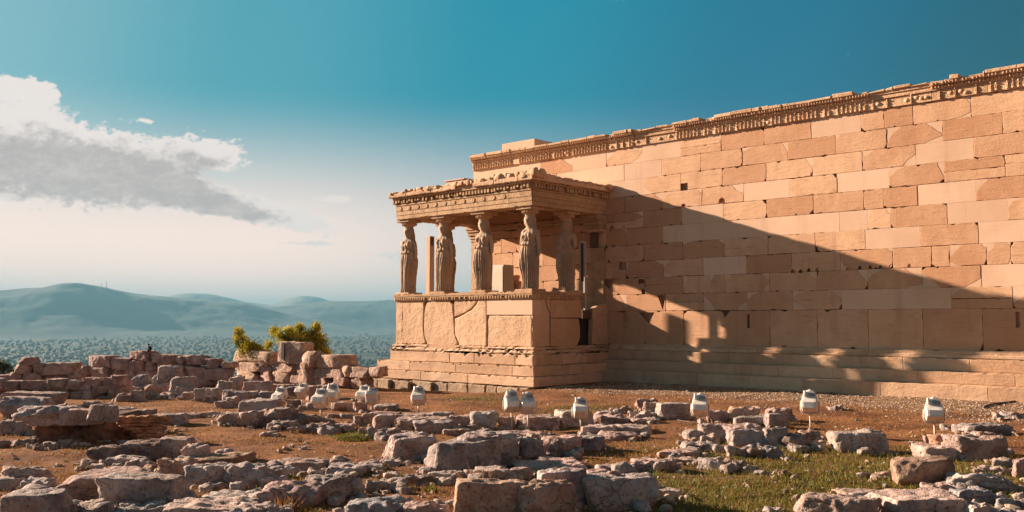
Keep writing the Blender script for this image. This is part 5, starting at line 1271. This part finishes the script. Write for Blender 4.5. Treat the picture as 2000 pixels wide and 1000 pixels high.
def grass():
    rn = np.random.RandomState(5); N = 120000
    u = rn.uniform(-250, 2250, N); v = 748+rn.uniform(0, 1, N)**1.0*290
    dirs = np.stack([Fv.x+Rv.x*(u-1000)/FPX-Uv.x*(v-500-SHY)/FPX, Fv.y+Rv.y*(u-1000)/FPX-Uv.y*(v-500-SHY)/FPX, Fv.z+Rv.z*(u-1000)/FPX-Uv.z*(v-500-SHY)/FPX], -1)
    z = np.full(N, -1.1)
    for _ in range(4):
        t_ = (z-CAM.z)/dirs[:, 2]; X = CAM.x+dirs[:, 0]*t_; Y = CAM.y+dirs[:, 1]*t_; z = np.maximum(Hn(X, Y), -1.8)
    ok = z > -1.7; ok &= ~((Y > -D-.9) & (X < .9)) & (Y < -.85)
    g = sum(a*np.exp(-((X-gx)**2+(Y-gy)**2)/s**2) for gx, gy, s, a in GREENS)+fbm(X*1.7, Y*1.7, 4)*.9
    patch = fbm(X*.9+9, Y*.9, 4)+.5*fbm(X*4, Y*4, 3)
    gravel = sstep(-4.2, -3.0, Y+1.2*fbm(X*.8, Y*.8, 3))*sstep(1., 2.6, X)
    keep = ok & (rn.rand(N) < np.clip(.5+patch*2.0+g*.35, .06, 1)*(1-gravel*.93))
    mb = MB(); idx = np.nonzero(keep)[0]
    for i in idx:
        x, y, zz = X[i], Y[i], z[i]
        if (int(x/.08), int(y/.08)) in OCC: continue
        dpt = (x-CAM.x)*FH.x+(y-CAM.y)*FH.y
        gg = min(1, max(0, g[i])); h = rn.uniform(.018, .05)*(1+.5*gg); w = .0022+.00042*dpt
        a = rn.uniform(0, 6.283); sx_, sy_ = math.cos(a)*w, math.sin(a)*w; lx, ly = rn.normal(0, .55)*h, rn.normal(0, .55)*h
        if rn.rand() < .35: lx *= 2.4; ly *= 2.4; h *= .5
        tn = rn.uniform(.6, 1) if rn.rand() < (gg-.1)*1.0 else rn.uniform(0, .35)
        b = len(mb.v); mb.v += [(x-sx_, y-sy_, zz-.004), (x+sx_, y+sy_, zz-.004), (x+lx, y+ly, zz+h)]; mb.f.append([b, b+1, b+2]); mb.m.append(0); mb.t.append(tn); mb.sm.append(False)
    # taller fringe of dry stalks along the foot of the stones
    for st in STONES:
        o = st[0]; w_, h_ = st[3], st[4]; n_ = int(26+60*min(1.2, w_))
        bb = [Vector(q) for q in o.bound_box]; hx = max(q.x for q in bb); hy = max(q.y for q in bb); c, s_ = math.cos(o.rotation_euler.z), math.sin(o.rotation_euler.z)
        ph0 = rn.uniform(0, 6.28)
        for _ in range(n_):
            a = rn.uniform(0, 6.28)
            if math.sin(a*2+ph0)+rn.normal(0, .4) < -.1: continue
            r_ = rn.uniform(.92, 1.18); lx_, ly_ = hx*r_*max(-1, min(1, 1.35*math.cos(a))), hy*r_*max(-1, min(1, 1.35*math.sin(a)))
            x = o.location.x+lx_*c-ly_*s_; y = o.location.y+lx_*s_+ly_*c; zz = H(x, y)
            if (y > -D-.9 and x < .9) or y > -.86: continue
            dpt = (x-CAM.x)*FH.x+(y-CAM.y)*FH.y; h = rn.uniform(.04, .10)*(.5+.5*rn.rand()); w = .0025+.0004*dpt; aa = rn.uniform(0, 6.28); sx_, sy_ = math.cos(aa)*w, math.sin(aa)*w
            lx, ly = rn.normal(0, .35)*h, rn.normal(0, .35)*h; gg = float(sum(a_*math.exp(-((x-gx)**2+(y-gy)**2)/s2**2) for gx, gy, s2, a_ in GREENS))
            tn = rn.uniform(.6, 1) if rn.rand() < gg*.8+.12 else rn.uniform(0, .35)
            b = len(mb.v); mb.v += [(x-sx_, y-sy_, zz-.01), (x+sx_, y+sy_, zz-.01), (x+lx, y+ly, zz+h)]; mb.f.append([b, b+1, b+2]); mb.m.append(0); mb.t.append(tn); mb.sm.append(False)
    tag(mb.build('grass', M['blade']), 'short dry orange grass with green patches between the stones', 'grass', kind='stuff')
    # gravel chips and rubble
    mb = MB(); N = 12000; u = rn.uniform(-100, 2150, N); v = 752+rn.uniform(0, 1, N)**1.6*260
    for k in range(N):
        grv = k < 7500
        if grv: x = rn.uniform(.8, 15); y = rn.uniform(-4.6, -.86)
        else: q = G(u[k], v[k]); x, y = q.x, q.y
        zz = H(x, y)
        if zz < -1.7 or (y > -D-.8 and x < .8) or y > -.86 or (int(x/.08), int(y/.08)) in OCC: continue
        if grv and rn.rand() > sstep(-4.6, -3.2, y+fbm(np.array(x*.8), np.array(y*.8), 3)*1.4)*.97+.03: continue
        s = rn.uniform(.012, .03) if grv else min(.08, .010+rn.exponential(.010)); a = rn.uniform(0, 6.28); ex = rn.uniform(.6, 1); hh = rn.uniform(.4, .8)
        c, s_ = math.cos(a)*s, math.sin(a)*s
        vs = [(x+c, y+s_, zz), (x-s_*ex, y+c*ex, zz), (x-c, y-s_, zz), (x+s_*ex, y-c*ex, zz), (x+c*.4, y+s_*.5, zz+s*hh), (x-c*.5, y-s_*.4, zz+s*hh*.8)]
        mb.add(vs, [(0, 1, 4), (1, 5, 4), (1, 2, 5), (2, 3, 5), (3, 4, 5), (3, 0, 4)], 0, rn.rand()*(.55 if grv else .5))
    for st in STONES:
        o = st[0]
        for _ in range(int(5+10*min(1.3, st[3]))):
            a = rn.uniform(0, 6.28); q = max(st[3], .3)*rn.uniform(.5, .85); x = o.location.x+q*math.cos(a); y = o.location.y+q*math.sin(a)*.9
            if (y > -D-.8 and x < .8) or y > -.86 or (int(x/.08), int(y/.08)) in OCC: continue
            s = rn.uniform(.015, .055); q_ = rockshape((s*2, s*1.5, s*1.2), int(a*1000), 3, 5, .15, 3); zz = H(x, y)+s*.25
            mb.add([v+Vector((x, y, zz)) for v in q_[0]], q_[1], 0, rn.rand()*.5)
    tag(mb.build('gravel', M['pebble']), 'pale gravel chips along the temple and scattered among the stones', 'gravel', kind='stuff')

m, t, b = mat('pebble'); at_ = t.node('ShaderNodeAttribute', attribute_name='tone').outputs['Fac']
t.put(b.inputs['Base Color'], t.mix(at_, (.24, .16, .11), (.62, .48, .37))); b.inputs['Roughness'].default_value = .95; M['pebble'] = m
grass()

def rubble():
    rn = random.Random(21); mb = MB()
    for st in STONES:
        o, um, v1, w, h = st[:5]
        for _ in range(int(1+2.6*min(1.2, w))):
            a = rn.uniform(0, 6.28); q = max(w, .3)*rn.uniform(.45, .95); x = o.location.x+q*math.cos(a); y = o.location.y+q*math.sin(a)*.9
            if (y > -D-.9 and x < 1.) or y > -1. : continue
            s = rn.uniform(.04, .11)*(1 if rn.random() < .85 else 1.5); qs = rockshape((s*2.2, s*1.7, s*1.2), int(a*9999), 6, 6, .13, 5); zz = H(x, y)+s*.2
            Mx = Matrix.Rotation(rn.uniform(0, 6.28), 3, 'Z'); mb.add([Mx @ v+Vector((x, y, zz)) for v in qs[0]], qs[1], 0, .5, True)
    o = mb.build('rubble', M['rock']); tag(o, 'small broken stones scattered around the larger ruin blocks', 'rubble', kind='stuff')
rubble()
